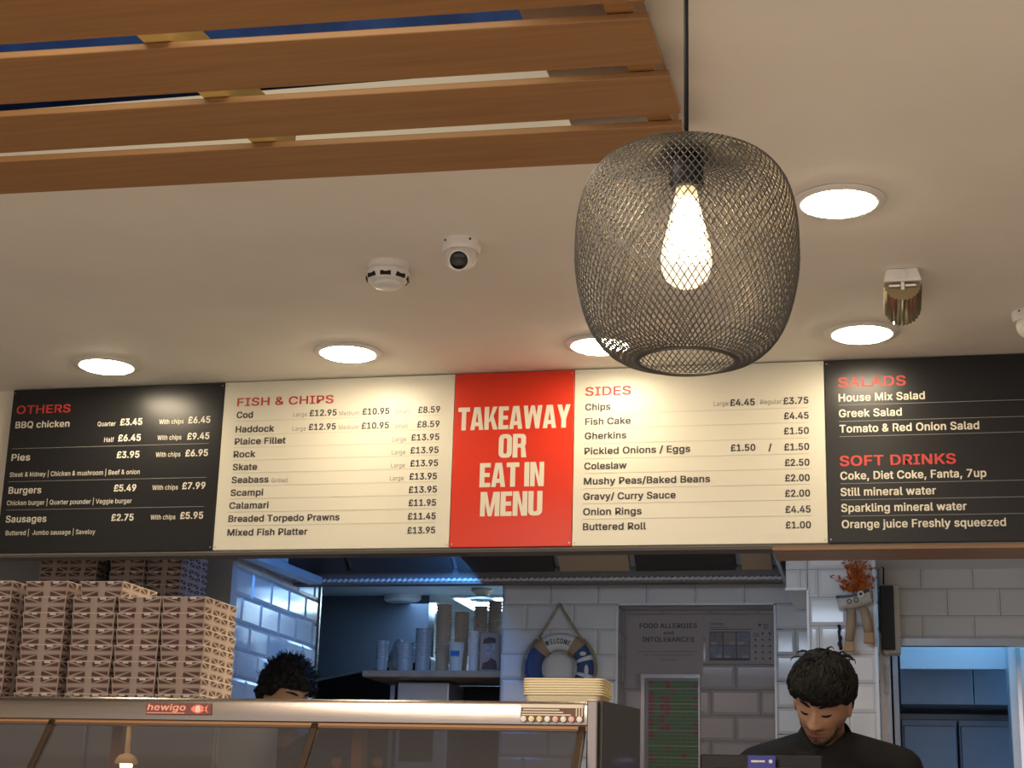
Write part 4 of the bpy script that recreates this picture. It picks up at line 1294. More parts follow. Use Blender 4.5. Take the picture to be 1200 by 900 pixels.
# ------------------------------------------------------------------ extractor hood
hd = thing('extractor_hood', 'long steel extractor hood with sloping filters behind the menu boards', 'extractor hood', (-1.3, 5.4, 2.14))
hx0, hx1 = AY(207, 678, 6.1).x, AY(917, 678, 6.1).x
zr0 = AY(640, 683, 6.1).z
zr1 = AY(640, 665, 6.1).z
MB().box(hx0, hx1, 6.09, 6.13, zr0 + .018, zr1).build('back_rail', m_hood, hd, bevel=.003)
mb = MB()
nb = 110
pts = [(hx0 + (hx1 - hx0) * k / (nb * 4), 6.085 + .004 * math.sin(k * PI / 2), zr0 + .010 + .003 * math.cos(k * PI / 2)) for k in range(nb * 4 + 1)]
mb.tube(pts, .0075, 6)
mb.build('rope_light', mat('rope light plastic', (.72, .62, .58), .25), hd, smooth=180)
MB().box(hx0, hx1, 6.07, 6.13, zr0 - .006, zr0 + .001).build('gutter', m_hood, hd)
fx = [AY(px, 655, 5.9).x for px in (190, 272, 395, 521, 643, 734, 861, 905)]
f0 = Vector((0, 6.085, zr1 + .002))
f1 = Vector((0, 5.45, zr1 + .50))
fn = Vector((0, -(f1 - f0).z, (f1 - f0).y)).normalized()
for i in range(7):
    a, b = fx[i] + .012, fx[i + 1] - .012
    br = i in (4, 6)
    mb = MB()
    X = lambda x, p, d=0: Vector((x, 0, 0)) + p + fn * d
    mb.hull8([X(a, f0), X(b, f0), X(b, f0, .03), X(a, f0, .03)], [X(a, f1), X(b, f1), X(b, f1, .03), X(a, f1, .03)], 0)
    # baffle ridges / honeycomb
    if br:
        for gx in range(10):
            for gz in range(12):
                if (gx + gz) % 2:
                    continue
                xx = a + (b - a) * (gx + .5) / 10
                pp = f0 + (f1 - f0) * ((gz + .5) / 12)
                w2, h2 = (b - a) / 21, .024
                cc = X(xx, pp, -.010)
                cs = [X(xx - w2, pp), X(xx, pp - (f1 - f0).normalized() * h2), X(xx + w2, pp), X(xx, pp + (f1 - f0).normalized() * h2)]
                for q in range(4):
                    mb.f([cs[q], cs[(q + 1) % 4], cc], 0)
    else:
        nn = 14
        for k in range(nn):
            xx = a + (b - a) * (k + .5) / nn
            w2 = (b - a) / nn * .3
            mb.hull8([X(xx - w2, f0, -.006), X(xx + w2, f0, -.006), X(xx + w2, f0, -.001), X(xx - w2, f0, -.001)],
                     [X(xx - w2, f1, -.006), X(xx + w2, f1, -.006), X(xx + w2, f1, -.001), X(xx - w2, f1, -.001)], 0)
    o = mb.build('filter', m_filtb if br else m_filter, hd)
    if br:
        o['label'] = 'brown honeycomb filter'
for i in range(1, 7):
    x = fx[i]
    MB().hull8([Vector((x - .011, 0, 0)) + f0 - fn * .014, Vector((x + .011, 0, 0)) + f0 - fn * .014, Vector((x + .011, 0, 0)) + f0, Vector((x - .011, 0, 0)) + f0],
               [Vector((x - .011, 0, 0)) + f1 - fn * .014, Vector((x + .011, 0, 0)) + f1 - fn * .014, Vector((x + .011, 0, 0)) + f1, Vector((x - .011, 0, 0)) + f1]).build('filter_divider', m_steelc, hd)
xe = hx1 + .002
MB().prism([(xe, 6.13, zr0 + .0), (xe, 5.3, zr0 + .02), (xe, 5.2, 2.6), (xe, 6.13, 2.6)], (.012, 0, 0)).build('end_plate', m_steelc, hd)
MB().box(hx0, hx1, 5.35, 5.40, 2.45, 2.6).box(hx0, hx1, 5.4, 6.13, 2.585, 2.6).box(hx0, hx1, 6.131, 6.14, zr0, 2.6).build('canopy', m_steelc, hd)
p0, p1 = Vector((-2.257, 5.3, 2.131)), Vector((-2.225, 6.08, 2.136))
MB().hull8([p0 + Vector((-.02, 0, 0)), p0 + Vector((.035, 0, 0)), p0 + Vector((.035, 0, .03)), p0 + Vector((-.02, 0, .03))],
           [p1 + Vector((-.02, 0, 0)), p1 + Vector((.035, 0, 0)), p1 + Vector((.035, 0, .03)), p1 + Vector((-.02, 0, .03))]).build('side_beam', m_steelc, hd, bevel=.002)

# ------------------------------------------------------------------ back wash room contents
p = AZ(474, 699, 2.3)
r = thing('ceiling_lamp', 'flat round unlit lamp on the wash room ceiling', 'ceiling lamp', p)
MB().lathe(p, [(.10, 0), (.10, -.02), (.085, -.032)], 32).build('body', m_whitep, r, smooth=40)
MB().lathe(p, [(.084, -.031), (.07, -.037), (.001, -.039)], 32).build('diffuser', m_clear, r, smooth=60)
p0, p1 = AZ(536, 699, 2.3), AZ(592, 711, 2.3)
r = thing('led_panel', 'bright white light panel on the wash room ceiling above the paper cups', 'light panel', (-1.78, 7.72, 2.28))
MB().box(-2.05, -1.52, 7.50, 7.95, 2.286, 2.2995).build('frame', m_whitep, r)
MB().box(-2.035, -1.535, 7.515, 7.935, 2.283, 2.2865).build('diffuser', m_ledp, r)
p = AZ(565, 690, 2.3)
r = thing('dome_vent', 'brownish round ceiling vent in front of the light panel', 'ceiling vent', p)
MB().lathe(p, [(.05, 0), (.05, -.012), (.03, -.03), (.03, -.045)], 24).build('collar', m_kraft, r, smooth=40)
MB().lathe(p, [(.058, -.046), (.058, -.054), (.001, -.058)], 24).build('disc', m_steeld, r, smooth=40)

zs = AY(500, 785.5, 6.42).z
sx0, sx1 = AY(424, 789, 6.42).x, xl - .001
sh = thing('cup_shelf', 'wooden shelf with paper cups in the wash room opening', 'shelf', (-1.8, 6.55, zs - .03))
MB().box(sx0, sx1, 6.42, 6.80, zs - .028, zs - .0005).build('board', mat('shelf wood', (.45, .32, .21), .5, var=.15, vscale=12), sh, bevel=.006)
MB().box(sx1 - .028, sx1, 6.425, 6.80, 0, zs - .029).build('side_panel', m_ply, sh, bevel=.002)
MB().box(sx0 + .02, sx0 + .04, 6.76, 6.80, 0, zs - .029).build('leg', m_steeld, sh)
MB().box(sx0 + .041, sx1 - .03, 6.795, 6.80, 0, zs - .029).build('dark_backing', m_black, sh)  # dark sheet added to keep the space under the shelf black


def cup_mb(r1, r0, h):
    mb = MB()
    mb.lathe((0, 0, 0), [(r0, 0), (r1 - .001, h - .006), (r1 + .0022, h - .005), (r1 + .0022, h), (r1 - .001, h), (r0 - .002, .004)], 18)
    return mb


def cup_stack(pxl, pxr, ptop, y, m, name, label, h=.095, n_=None, taper=.78):
    xa, xb = AY(pxl, 740, y).x, AY(pxr, 740, y).x
    r1 = (xb - xa) / 2 - .002
    zt = AY((pxl + pxr) / 2, ptop, y).z
    H = zt - zs
    st = .0135
    n = n_ or max(2, int(round((H - h) / st)) + 1)
    st = (H - h) / (n - 1)
    pr = None
    for k in range(n):
        if pr is None:
            pr = cup_mb(r1, r1 * taper, h).build(name, m, loc=(0, 0, 0), smooth=40)
            # inverted nest: rims point down as stacked on the shelf
            o = pr
        else:
            o = pr.copy()
            COL.objects.link(o)
        o.location = ((xa + xb) / 2 + random.uniform(-.0008, .0008), y, zs + k * st)
        tag(o, label, 'cup', 'nested cups: ' + label.split(' in the ')[-1])
    return (xa + xb) / 2, r1, zt


cup_stack(510.8, 528.7, 709, 6.60, m_kraft, 'paper_cup', 'brown paper cup in the tall stack left of the others on the shelf')
cup_stack(532.5, 549.7, 718, 6.70, m_kraft, 'paper_cup', 'brown paper cup in the stack behind the blue-labelled white cups')
cup_stack(555, 571, 711, 6.72, m_kraft, 'paper_cup', 'brown paper cup in the stack behind the narrow white cups')
cup_stack(571.5, 588, 705, 6.74, m_kraft, 'paper_cup', 'brown paper cup in the tallest stack, behind the printed tin')
cx, cr, cz = cup_stack(526.5, 544.8, 753.7, 6.52, m_cup, 'paper_cup', 'white paper cup in the short stack wearing a blue label')
o = MB().box(cx - .016, cx + .022, -.0006, .0006, -.010, .010, 0, Matrix.Translation((0, 0, 0))).build('blue_label', m_bluel, loc=(0, 0, 0))
o.location = (cx, 6.52 - cr - .0015, cz - .045)
o.location.x = 0
o.rotation_euler = (0, -.2, 0)
o.location = (0, 6.52 - cr - .0018, cz - .045 + 0)
o.rotation_euler = (0, 0, 0)
tag(o, 'small blue label on the short white cup stack', 'label')
cup_stack(549.3, 563, 740, 6.50, m_cup, 'paper_cup', 'white paper cup in the narrow stack next to the printed tin', h=.08)
for a, b, tpx, yy, lb in [(442, 456, 751, 6.5, 'cloudy plastic tub in the narrow stack at the left end of the shelf'),
                          (465.5, 486, 753, 6.5, 'cloudy plastic tub in the wide low stack on the shelf'),
                          (487.5, 506, 737, 6.52, 'cloudy plastic tub in the tall stack beside the lit edge')]:
    cup_stack(a, b, tpx, yy, m_clear, 'plastic_tub', lb, h=.06, taper=.9)
# crumpled bag of lids
xa, xb = AY(456, 750, 6.66).x, AY(480, 750, 6.66).x
mb = MB()
mb.ball(((xa + xb) / 2, 6.66, zs + .062), (.042, .04, .060), 3)
for v_ in mb.bm.verts:
    d = v_.co - Vector(((xa + xb) / 2, 6.66, zs + .062))
    k = 1 + .22 * noise.noise(v_.co * 34)
    v_.co = Vector(((xa + xb) / 2, 6.66, zs + .062)) + d * k
    v_.co.z = max(v_.co.z, zs + .0005)
    if d.z > .045:
        v_.co.z += .03
tag(mb.build('plastic_bag', m_clear, smooth=180), 'crumpled clear bag behind the plastic tubs', 'plastic bag')
# printed tin with an old-fashioned bust
xa, xb = AY(563.5, 770, 6.48).x, AY(586.5, 770, 6.48).x
zt = AY(575, 742, 6.48).z
r = thing('printed_tin', 'tin printed with an old engraved bust at the right end of the shelf', 'tin', ((xa + xb) / 2, 6.5, zs))
MB().box(xa, xb, 6.455, 6.54, zs, zt).build('body', mat('tin beige', (.48, .36, .29), .5), r, bevel=.006)
cxx, czz = (xa + xb) / 2, (zs + zt) / 2
s = MB()
s.lathe((cxx, 6.4548, czz + .015), [(.026, 0), (.0255, .0008)], 22, M=Matrix.Rotation(PI / 2, 3, 'X') @ Matrix.Diagonal((1, 1.35, 1)))
s.build('bust_face', mat('engraved grey', (.46, .42, .42), .6, var=.35, vscale=90), r)
s = MB()
s.f([(cxx - .030, 6.4538, zs + .008), (cxx + .034, 6.4538, zs + .008), (cxx + .030, 6.4538, zs + .042), (cxx + .008, 6.4538, zs + .055), (cxx - .006, 6.4538, zs + .04), (cxx - .026, 6.4538, zs + .034)])
s.build('bust_coat', mat('engraved brown', (.14, .07, .06), .6, var=.3, vscale=60), r)
s = MB()
s.f([(cxx - .028, 6.4536, czz + .032), (cxx + .026, 6.4536, czz + .036), (cxx + .024, 6.4536, czz + .055), (cxx, 6.4536, czz + .060), (cxx - .024, 6.4536, czz + .052)])
s.build('bust_hair', mat('engraved brown', (.14, .07, .06), .6, var=.3, vscale=60), r)
# things under the shelf
px_, pz_ = AY(478, 803, 6.7), AY(537, 815, 6.7)
r = thing('microwave', 'pale blue-lit appliance top under the cup shelf', 'appliance', ((px_.x + pz_.x) / 2, 6.7, 0))
MB().box(px_.x, pz_.x, 6.55, 6.79, 1.45, px_.z).build('body', m_steelc, r, bevel=.006)
MB().box(px_.x + .02, pz_.x - .06, 6.545, 6.549, 1.48, px_.z - .11).build('door_window', m_black, r)
MB().box(px_.x - .03, sx1 - .04, 6.50, 6.79, .86, .90).box(px_.x, sx1 - .06, 6.55, 6.75, 0, .86).build('stand', m_steelc, r)
MB().box(px_.x + .01, pz_.x - .01, 6.56, 6.78, .901, 1.449).build('lower_body', m_steeld, r)
r = thing('steel_machine', 'dark slanted steel machine behind the chef with curly hair', 'machine', (-2.5, 7.1, 0))
a, b = AY(372, 800, 7.1), AY(424, 788, 7.1)
MB().hull8([Vector((a.x - .2, 7.0, 0)), Vector((b.x + .35, 7.0, 0)), Vector((b.x + .35, 7.4, 0)), Vector((a.x - .2, 7.4, 0))],
           [Vector((a.x - .2, 7.0, a.z - .05)), Vector((b.x + .35, 7.0, b.z + .05)), Vector((b.x + .35, 7.4, b.z + .05)), Vector((a.x - .2, 7.4, a.z - .05))]).build('body', m_black, r, bevel=.005)
MB().hull8([Vector((a.x - .2, 6.99, a.z - .049)), Vector((b.x + .35, 6.99, b.z + .051)), Vector((b.x + .35, 7.41, b.z + .051)), Vector((a.x - .2, 7.41, a.z - .049))],
           [Vector((a.x - .2, 6.99, a.z - .04)), Vector((b.x + .35, 6.99, b.z + .06)), Vector((b.x + .35, 7.41, b.z + .06)), Vector((a.x - .2, 7.41, a.z - .04))]).build('lid', m_steelc, r)

# ------------------------------------------------------------------ right-hand kitchen
r = thing('cooker_hood', 'blue-lit steel hood seen through the right kitchen opening', 'cooker hood', (.6, 7.2, 1.75))
a = AY(1100, 757, 6.9).z
b = AY(1100, 785, 6.9).z
MB().box(.03, 1.6, 6.88, 6.90, b, b + .42).build('front_panel', mat('pale hood sheet', (.62, .68, .72), .4, .2), r, bevel=.003)
c0, d0 = AY(1100, 786, 7.3).z, AY(1100, 826, 7.3).z
xm = AY(1140, 800, 7.3).x
MB().box(.03, xm - .002, 7.28, 7.30, d0, b + .42).build('rear_panel', m_blue, r, bevel=.002)
MB().box(xm + .002, 1.6, 7.28, 7.30, d0, b + .42).build('rear_panel', m_blue, r, bevel=.002)
MB().box(.03, 1.6, 6.9, 7.28, b + .40, b + .42).build('top', m_blue, r)
MB().box(.03, 1.6, 7.30, 7.89, d0 + .005, d0 + .02).build('rear_shelf', m_blue, r)
zk = AY(1100, 843, 7.6).z
for k, (x0, x1) in enumerate([(.03, AY(1123, 870, 7.6).x - .003), (AY(1123, 870, 7.6).x + .003, 1.5)]):
    r = thing('steel_fridge', ['blue-lit steel fridge door left of the seam, under the hood', 'blue-lit steel fridge door right of the seam, under the hood'][k], 'fridge', ((x0 + x1) / 2, 7.75, 0))
    MB().box(x0, x1, 7.60, 7.89, .1, zk).box(x0 + .03, x1 - .03, 7.65, 7.85, 0, .1).build('body', m_blue, r, bevel=.004)
    MB().box(x0 + .01, x1 - .01, 7.575, 7.599, .2, zk - .03).build('door', m_blue, r, bevel=.003)
xq = AY(1183, 820, 6.6).x
r = thing('steel_post', 'bright steel column at the right edge of the kitchen opening', 'post', (xq + .2, 6.65, 0))
MB().box(xq, xq + .5, 6.58, 6.72, 0, 2.25).build('column', mat('bright steel sheet', (.66, .72, .75), .35, .5), r, bevel=.004)
MB().box(xq + .03, xq + .045, 6.565, 6.58, 1.2, 1.95).build('edge_strip', m_chrome, r)

# wall box beside the pillar, with cable and switch
a, b = AY(1032, 685, 6.0), AY(1056, 766, 6.0)
r = thing('wall_speaker', 'cream box with dark front fixed beside the pillar, above the opening', 'wall speaker', ((a.x + b.x) / 2, 6.05, b.z))
xm = AY(1048, 720, 6.0).x
MB().box(a.x, b.x, 6.0, RY - .013, b.z, a.z).build('case', m_creamp, r, bevel=.008)
MB().box(a.x - .004, xm, 5.985, 5.999, b.z + .012, a.z - .006).build('grille', m_screen, r, bevel=.004)
MB().tube([(a.x + .01, 6.03, a.z), (a.x + .012, 6.03, a.z + .06), (a.x - .005, 6.02, a.z + .1), (a.x - .05, 6.0, a.z + .085)], .003, 6).build('cable', m_black, r, smooth=180)
a, b = AY(1036, 778, 6.07), AY(1042, 813, 6.07)
r = thing('wall_switch', 'narrow white switch below the dark wall box', 'switch', ((a.x + b.x) / 2, 6.07, b.z))
MB().box(a.x, b.x, 6.065, RY - .023, b.z, a.z).build('plate', m_white, r, bevel=.002)
MB().box(a.x + .004, b.x - .004, 6.061, 6.0645, b.z + .04, a.z - .04).build('rocker', m_whitep, r, bevel=.001)

# ------------------------------------------------------------------ lifebuoy
lc = AY(655.5, 783, WY - .05)
lb = thing('lifebuoy', 'blue and white WELCOME lifebuoy hanging on the tiled wall', 'lifebuoy', lc + Vector((0, .04, -.14)))
RM, RT_ = .103, .033


def seg(a0, a1, mi_mat, name, rad=RT_, n=10, parent=lb, grow=0):
    rings = []
    for k in range(n + 1):
        a = math.radians(a0 + (a1 - a0) * k / n)
        cc = lc + Vector((RM * math.cos(a), 0, RM * math.sin(a)))
        er = Vector((math.cos(a), 0, math.sin(a)))
        rings.append([cc + er * ((rad + grow) * math.cos(q * PI / 6)) + Vector((0, (rad * .8 + grow) * math.sin(q * PI / 6), 0)) for q in range(12)])
    return MB().loft(rings).build(name, mi_mat, parent, smooth=60)


seg(60, 122, m_canvas, 'white_section')
seg(140, 212, m_navyb, 'blue_section')
seg(230, 302, m_canvas, 'white_section')
seg(-42, 42, m_navyb, 'blue_section')
for a0 in (41, 121, 211, 301):
    seg(a0, a0 + 20, m_burlap, 'burlap_wrap', n=5, grow=.004)
# white stripes and fish on the right segment
s = MB()
for a0 in (-20, 14):
    rings = []
    for k in range(4):
        a = math.radians(a0 + 8 * k / 3)
        cc = lc + Vector((RM * math.cos(a), 0, RM * math.sin(a)))
        er = Vector((math.cos(a), 0, math.sin(a)))
        rings.append([cc + er * ((RT_ + .0008) * math.cos(q * PI / 6)) + Vector((0, (RT_ * .8 + .0008) * math.sin(q * PI / 6), 0)) for q in range(12)])
    s.loft(rings)
s.build('white_stripes', m_canvas, lb, smooth=60)
fcx = AY(687, 786, WY - .085)
mb = MB()
mb.ball(fcx, (.009, .004, .024), 2)
mb.hull8([fcx + Vector((-.004, -.002, -.02)), fcx + Vector((.004, -.002, -.02)), fcx + Vector((.004, .002, -.02)), fcx + Vector((-.004, .002, -.02))],
         [fcx + Vector((-.010, -.002, -.037)), fcx + Vector((.010, -.002, -.037)), fcx + Vector((.010, .002, -.037)), fcx + Vector((-.010, .002, -.037))])
mb.build('fish_ornament', m_canvas, lb, smooth=60)
mb = MB().ball(AY(683, 766, WY - .085), (.014, .006, .009), 2)
mb.build('shell_ornament', m_cup, lb, smooth=180)
# rope
apex = AY(656, 708, WY - .02)
pL, pR = AY(632, 747, WY - .05), AY(682, 750, WY - .05)


def rope(pts, r, name):
    P = []
    for i in range(len(pts) - 1):
        for k in range(10):
            P.append(Vector(pts[i]).lerp(Vector(pts[i + 1]), k / 10))
    P.append(Vector(pts[-1]))
    mb = MB()
    for ph in (0, PI):
        q = []
        for i, p_ in enumerate(P):
            an = i * 1.0 + ph
            q.append(p_ + Vector((math.cos(an), math.sin(an), 0)) * r * .45)
        mb.tube(q, r * .65, 6)
    return mb.build(name, m_rope, lb, smooth=180)


rope([pL, apex], .006, 'hanging_rope')
rope([pR, apex], .006, 'hanging_rope')
for a0, a1 in ((50, -60), (130, 240)):
    pts = [lc + Vector(((RM + RT_ + .010) * math.cos(math.radians(a0 + (a1 - a0) * k / 9)), 0, (RM + RT_ + .010) * math.sin(math.radians(a0 + (a1 - a0) * k / 9)))) for k in range(10)]
    rope(pts, .006, 'side_rope')
MB().tube([apex + Vector((0, .026, .002)), apex + Vector((0, -.012, .002))], .003, 8).build('nail', m_steeld, lb)
# WELCOME along the top
s = MB()
wd = 'WELCOME'
ang = [115.5, 106, 98.2, 91, 83, 74.2, 66]
for ch, a in zip(wd, ang):
    a = math.radians(a)
    er = Vector((math.cos(a), 0, math.sin(a)))
    et = Vector((math.sin(a), 0, -math.cos(a)))
    wch = {'W': .0150, 'M': .0130, 'O': .0120, 'C': .0112}.get(ch, .0085)
    O = lc + er * (RM - .010) + Vector((0, -RT_ * .8 - .0012, 0)) - et * (wch / 2)
    text(s, ch, O, et, er, wch, .019, .03)
s.build('welcome_lettering', m_tblack, lb)

# ------------------------------------------------------------------ allergy niche
ny = WY + ND - .008
a, b = AY(735, 722, ny), AY(824, 790, ny)
r = thing('allergy_poster', 'FOOD ALLERGIES and INTOLERANCES poster in the tiled niche', 'poster', ((a.x + b.x) / 2, ny, b.z))
MB().box(a.x, b.x, ny - .0012, ny, b.z, a.z).build('sheet', m_paper, r)
s = MB()


def pline(sm, body, pl, pr, py, capx, bo, y, mi=0):
    O = AY(pl, py, y)
    text(sm, body, O, U, V, AY(pr, py, y).x - O.x, capx / (FPX / 6.45), bo, mi)


pline(s, 'FOOD ALLERGIES', 749.5, 817, 736, 5.4, .03, ny - .0016)
pline(s, 'and', 777.5, 789, 743.5, 3.8, .03, ny - .0016)
pline(s, 'INTOLERANCES', 752.5, 813.5, 752, 5.4, .03, ny - .0016)
s.build('heading', m_ink, r)
s = MB()
pline(s, 'Please speak to our staff about the ingredients in', 749, 817.5, 764.3, 2.2, .0, ny - .0016)
pline(s, 'your meal, when making your order.', 755, 812, 768.3, 2.2, .0, ny - .0016)
pline(s, 'Thank you.', 774, 792, 774, 2.4, .0, ny - .0016)
s.build('small_print', m_ink, r)
a, b = AY(826.5, 722, ny), AY(907, 778, ny)
b.x = min(b.x, nx1 - .012)
r = thing('food_safety_poster', 'illustrated food safety poster with six blue pictures in the niche', 'poster', ((a.x + b.x) / 2, ny, b.z))
MB().box(a.x, b.x, ny - .0012, ny, b.z, a.z).build('sheet', m_paper, r)
pw_, ph_ = (b.x - a.x), (a.z - b.z)
pm = [mat('picture %d' % k, cc, .6, col2=c2, vscale=70) for k, (cc, c2) in enumerate([((.45, .42, .38), (.2, .25, .4)), ((.35, .38, .42), (.6, .5, .35)), ((.2, .28, .5), (.5, .52, .55)),
                                                                                      ((.18, .28, .55), (.5, .55, .6)), ((.4, .42, .42), (.2, .25, .45)), ((.22, .28, .45), (.5, .45, .4))])]
X = lambda f_: a.x + pw_ * f_
Z = lambda f_: a.z - ph_ * f_
s = MB().box(X(.06), X(.655), ny - .0017, ny - .0013, Z(.935), Z(.33))
s.build('picture_frame', mat('navy frame', (.03, .035, .10), .6), r)
for k in range(6):
    cx_, cy_ = k % 3, k // 3
    MB().box(X(.07 + .197 * cx_), X(.07 + .197 * cx_ + .18), ny - .0022, ny - .0018, Z(.36 + .275 * cy_ + .25), Z(.35 + .275 * cy_)).build('picture', pm[k], r)
s = MB()
for k in range(6):
    cx_, cy_ = k % 3, k // 3
    s.box(X(.08 + .197 * cx_ + (.0 if k % 2 == 0 else .07)), X(.08 + .197 * cx_ + (.09 if k % 2 == 0 else .16)), ny - .0027, ny - .0023, Z(.36 + .275 * cy_ + .245), Z(.36 + .275 * cy_ + .19))
s.build('caption_box', m_paper, r)
s = MB()
text(s, 'Food safety', (X(.075), ny - .0017, Z(.19)), U, V, pw_ * .2, ph_ * .05, .02)
s.box(X(.06), X(.32), ny - .0016, ny - .0013, Z(.245), Z(.235)).box(X(.06), X(.68), ny - .0016, ny - .0013, Z(.29), Z(.275))
s.lathe((X(.80), ny - .0013, Z(.19)), [(.006, 0), (.006, .0004)], 12, M=Matrix.Rotation(PI / 2, 3, 'X'))
for q in range(3):
    s.box(X(.85), X(.93 - .01 * q), ny - .0016, ny - .0013, Z(.19 + .04 * q), Z(.175 + .04 * q))
random.seed(5)
for i in range(3):
    for j in range(5):
        if i == 0 and j == 0:
            for q in range(3):
                s.box(X(.70), X(.79), ny - .0016, ny - .0013, Z(.37 + .03 * q), Z(.36 + .03 * q))
            continue
        xx, zz = X(.735 + .105 * i), Z(.37 + .13 * j)
        an = random.uniform(0, 3)
        M = Matrix.Translation((xx, ny - .0014, zz)) @ Matrix.Rotation(an, 4, 'Y')
        w_ = random.uniform(.003, .006)
        s.box(-w_, w_, -.0002, .0002, -.0022, .0022, 0, M)
        s.box(-.0015, .0015, -.0002, .0002, -.005, .005, 0, M)
s.build('printed_marks', m_ink, r)
# allergen chart in a wire frame
cyy = ny - .012
a, b = AY(752, 791, cyy), AY(820, 930, cyy)
r = thing('allergen_chart', 'green and red allergen chart in a grey frame under the allergy poster', 'chart', ((a.x + b.x) / 2, cyy, b.z))
MB().box(a.x, b.x, cyy, cyy + .006, b.z, a.z).build('backing', mat('grey backing', (.50, .50, .52), .5), r)
ga, gb = AY(760, 798, cyy), AY(818.5, 925, cyy)
NRW, NCL = 28, 9
gm, rm = MB(), MB()
random.seed(11)
redc = {0: .7, 2: .45, 3: .6, 8: .35}
blocks = [0 if random.random() < .5 else 1 for _ in range(NRW)]
for j in range(NRW):
    for i in range(NCL):
        x0 = ga.x + (gb.x - ga.x) * i / NCL
        x1 = ga.x + (gb.x - ga.x) * (i + 1) / NCL
        z1 = ga.z - (ga.z - gb.z) * j / NRW
        z0 = z1 - (ga.z - gb.z) / NRW * .86
        isr = random.random() < (redc.get(i, .04) * (1.15 if j < 14 else .35))
        (rm if isr else gm).box(x0 + .0003, x1 - .0003, cyy - .0012, cyy - .0004, z0, z1)
gm.build('green_cells', m_green, r)
rm.build('red_cells', m_cred, r)
s = MB()
for j in (2, 6, 8, 13, 17, 20, 25):
    z = ga.z - (ga.z - gb.z) * j / NRW
    s.box(ga.x, gb.x, cyy - .0018, cyy - .0013, z - .0015, z + .0015)
s.build('row_dividers', m_paper, r)
s = MB()
s.box(a.x - .003, a.x + .012, cyy - .004, cyy - .0005, b.z, a.z).box(b.x - .004, b.x + .002, cyy - .004, cyy - .0005, b.z, a.z)
s.box(a.x - .003, b.x + .002, cyy - .0045, cyy - .0005, a.z - .012, a.z + .003)
s.build('frame', m_steeld, r)
# perspex sheet over the notices
o = MB().box(nx0 + .005, nx1 - .005, WY - .0150, WY - .0128, NZ0, nz1 - .003).build('perspex_sheet', m_persp)
tag(o, 'shiny clear plastic sheet over the allergy notices', 'plastic sheet')

# ------------------------------------------------------------------ boat planter on the pillar, hook and cord
by = PYF - .045
a, b = AY(981, 705, by), AY(1020, 697, by)
r = thing('boat_planter', 'little boat planter with orange leaves and burlap legs hanging on the pillar', 'wall ornament', (a + b) / 2 + Vector((0, .04, -.15)))
ax = (b - a)
L = ax.length
ax.normalize()
up_ = Vector((-ax.z, 0, ax.x))
rings = []
for k in range(11):
    t_ = k / 10
    wy = .030 * (math.sin(PI * min(1, .12 + t_ * .8)) ** .6) * (1 if t_ > .05 else .4)
    hh_ = .034 * (.75 + .25 * math.sin(PI * t_))
    topz = .010 * (2 * t_ - 1) ** 2 + .004
    cc = a + ax * (L * t_)
    rings.append([cc + up_ * topz + Vector((0, -wy, 0)), cc + up_ * topz + Vector((0, wy, 0)), cc - up_ * (hh_ * .5) + Vector((0, wy * .85, 0)), cc - up_ * hh_ + Vector((0, wy * .3, 0)), cc - up_ * hh_ + Vector((0, -wy * .3, 0)), cc - up_ * (hh_ * .5) + Vector((0, -wy * .85, 0))])
MB().loft(rings).build('hull', m_boat, r, smooth=50)
s = MB()
s.loft([[q + up_ * .006 + (q - (rg_[0] + rg_[1]) / 2) * .08 for q in (rg_[0], rg_[1])] + [q - up_ * .004 + (q - (rg_[0] + rg_[1]) / 2) * .08 for q in (rg_[1], rg_[0])] for rg_ in rings])
s.build('gunwale', m_boatd, r)
for t_ in (.35, .55):
    cc = a + ax * (L * t_) + Vector((0, -.031, 0)) - up_ * .012
    MB().tube([cc + Vector((.007 * math.cos(q * PI / 6), 0, .007 * math.sin(q * PI / 6))) for q in range(12)], .0018, 6, closed=True).build('porthole', m_boatd, r, smooth=180)
cc = a + ax * (L * .72) + Vector((0, -.034, .004))
MB().tube([cc + Vector((.009 * math.cos(q * PI / 6), 0, .009 * math.sin(q * PI / 6))) for q in range(12)], .0028, 6, closed=True).build('tiny_lifebuoy', m_canvas, r, smooth=180)
for px_t, py_t, px_b, py_b in ((998, 714, 995, 752), (1012, 713, 1018, 742)):
    t0, t1 = AY(px_t, py_t, by), AY(px_b, py_b, by)
    lg = MB().tube([t0, t0.lerp(t1, .5) + Vector((.002, -.004, 0)), t1], [.014, .017, .015], 10).build('leg', m_burlap, r, smooth=180)
    ft = MB()
    ft.hull8([t1 + Vector((-.018, -.014, -.034)), t1 + Vector((.018, -.014, -.034)), t1 + Vector((.018, .012, -.034)), t1 + Vector((-.018, .012, -.034))],
             [t1 + Vector((-.014, -.012, .003)), t1 + Vector((.014, -.012, .003)), t1 + Vector((.014, .012, .003)), t1 + Vector((-.014, .012, .003))])
    ft.build('foot', mat('tan felt', (.46, .28, .14), .9), lg, bevel=.004)
mb = MB()
random.seed(3)
base = a + ax * (L * .62)
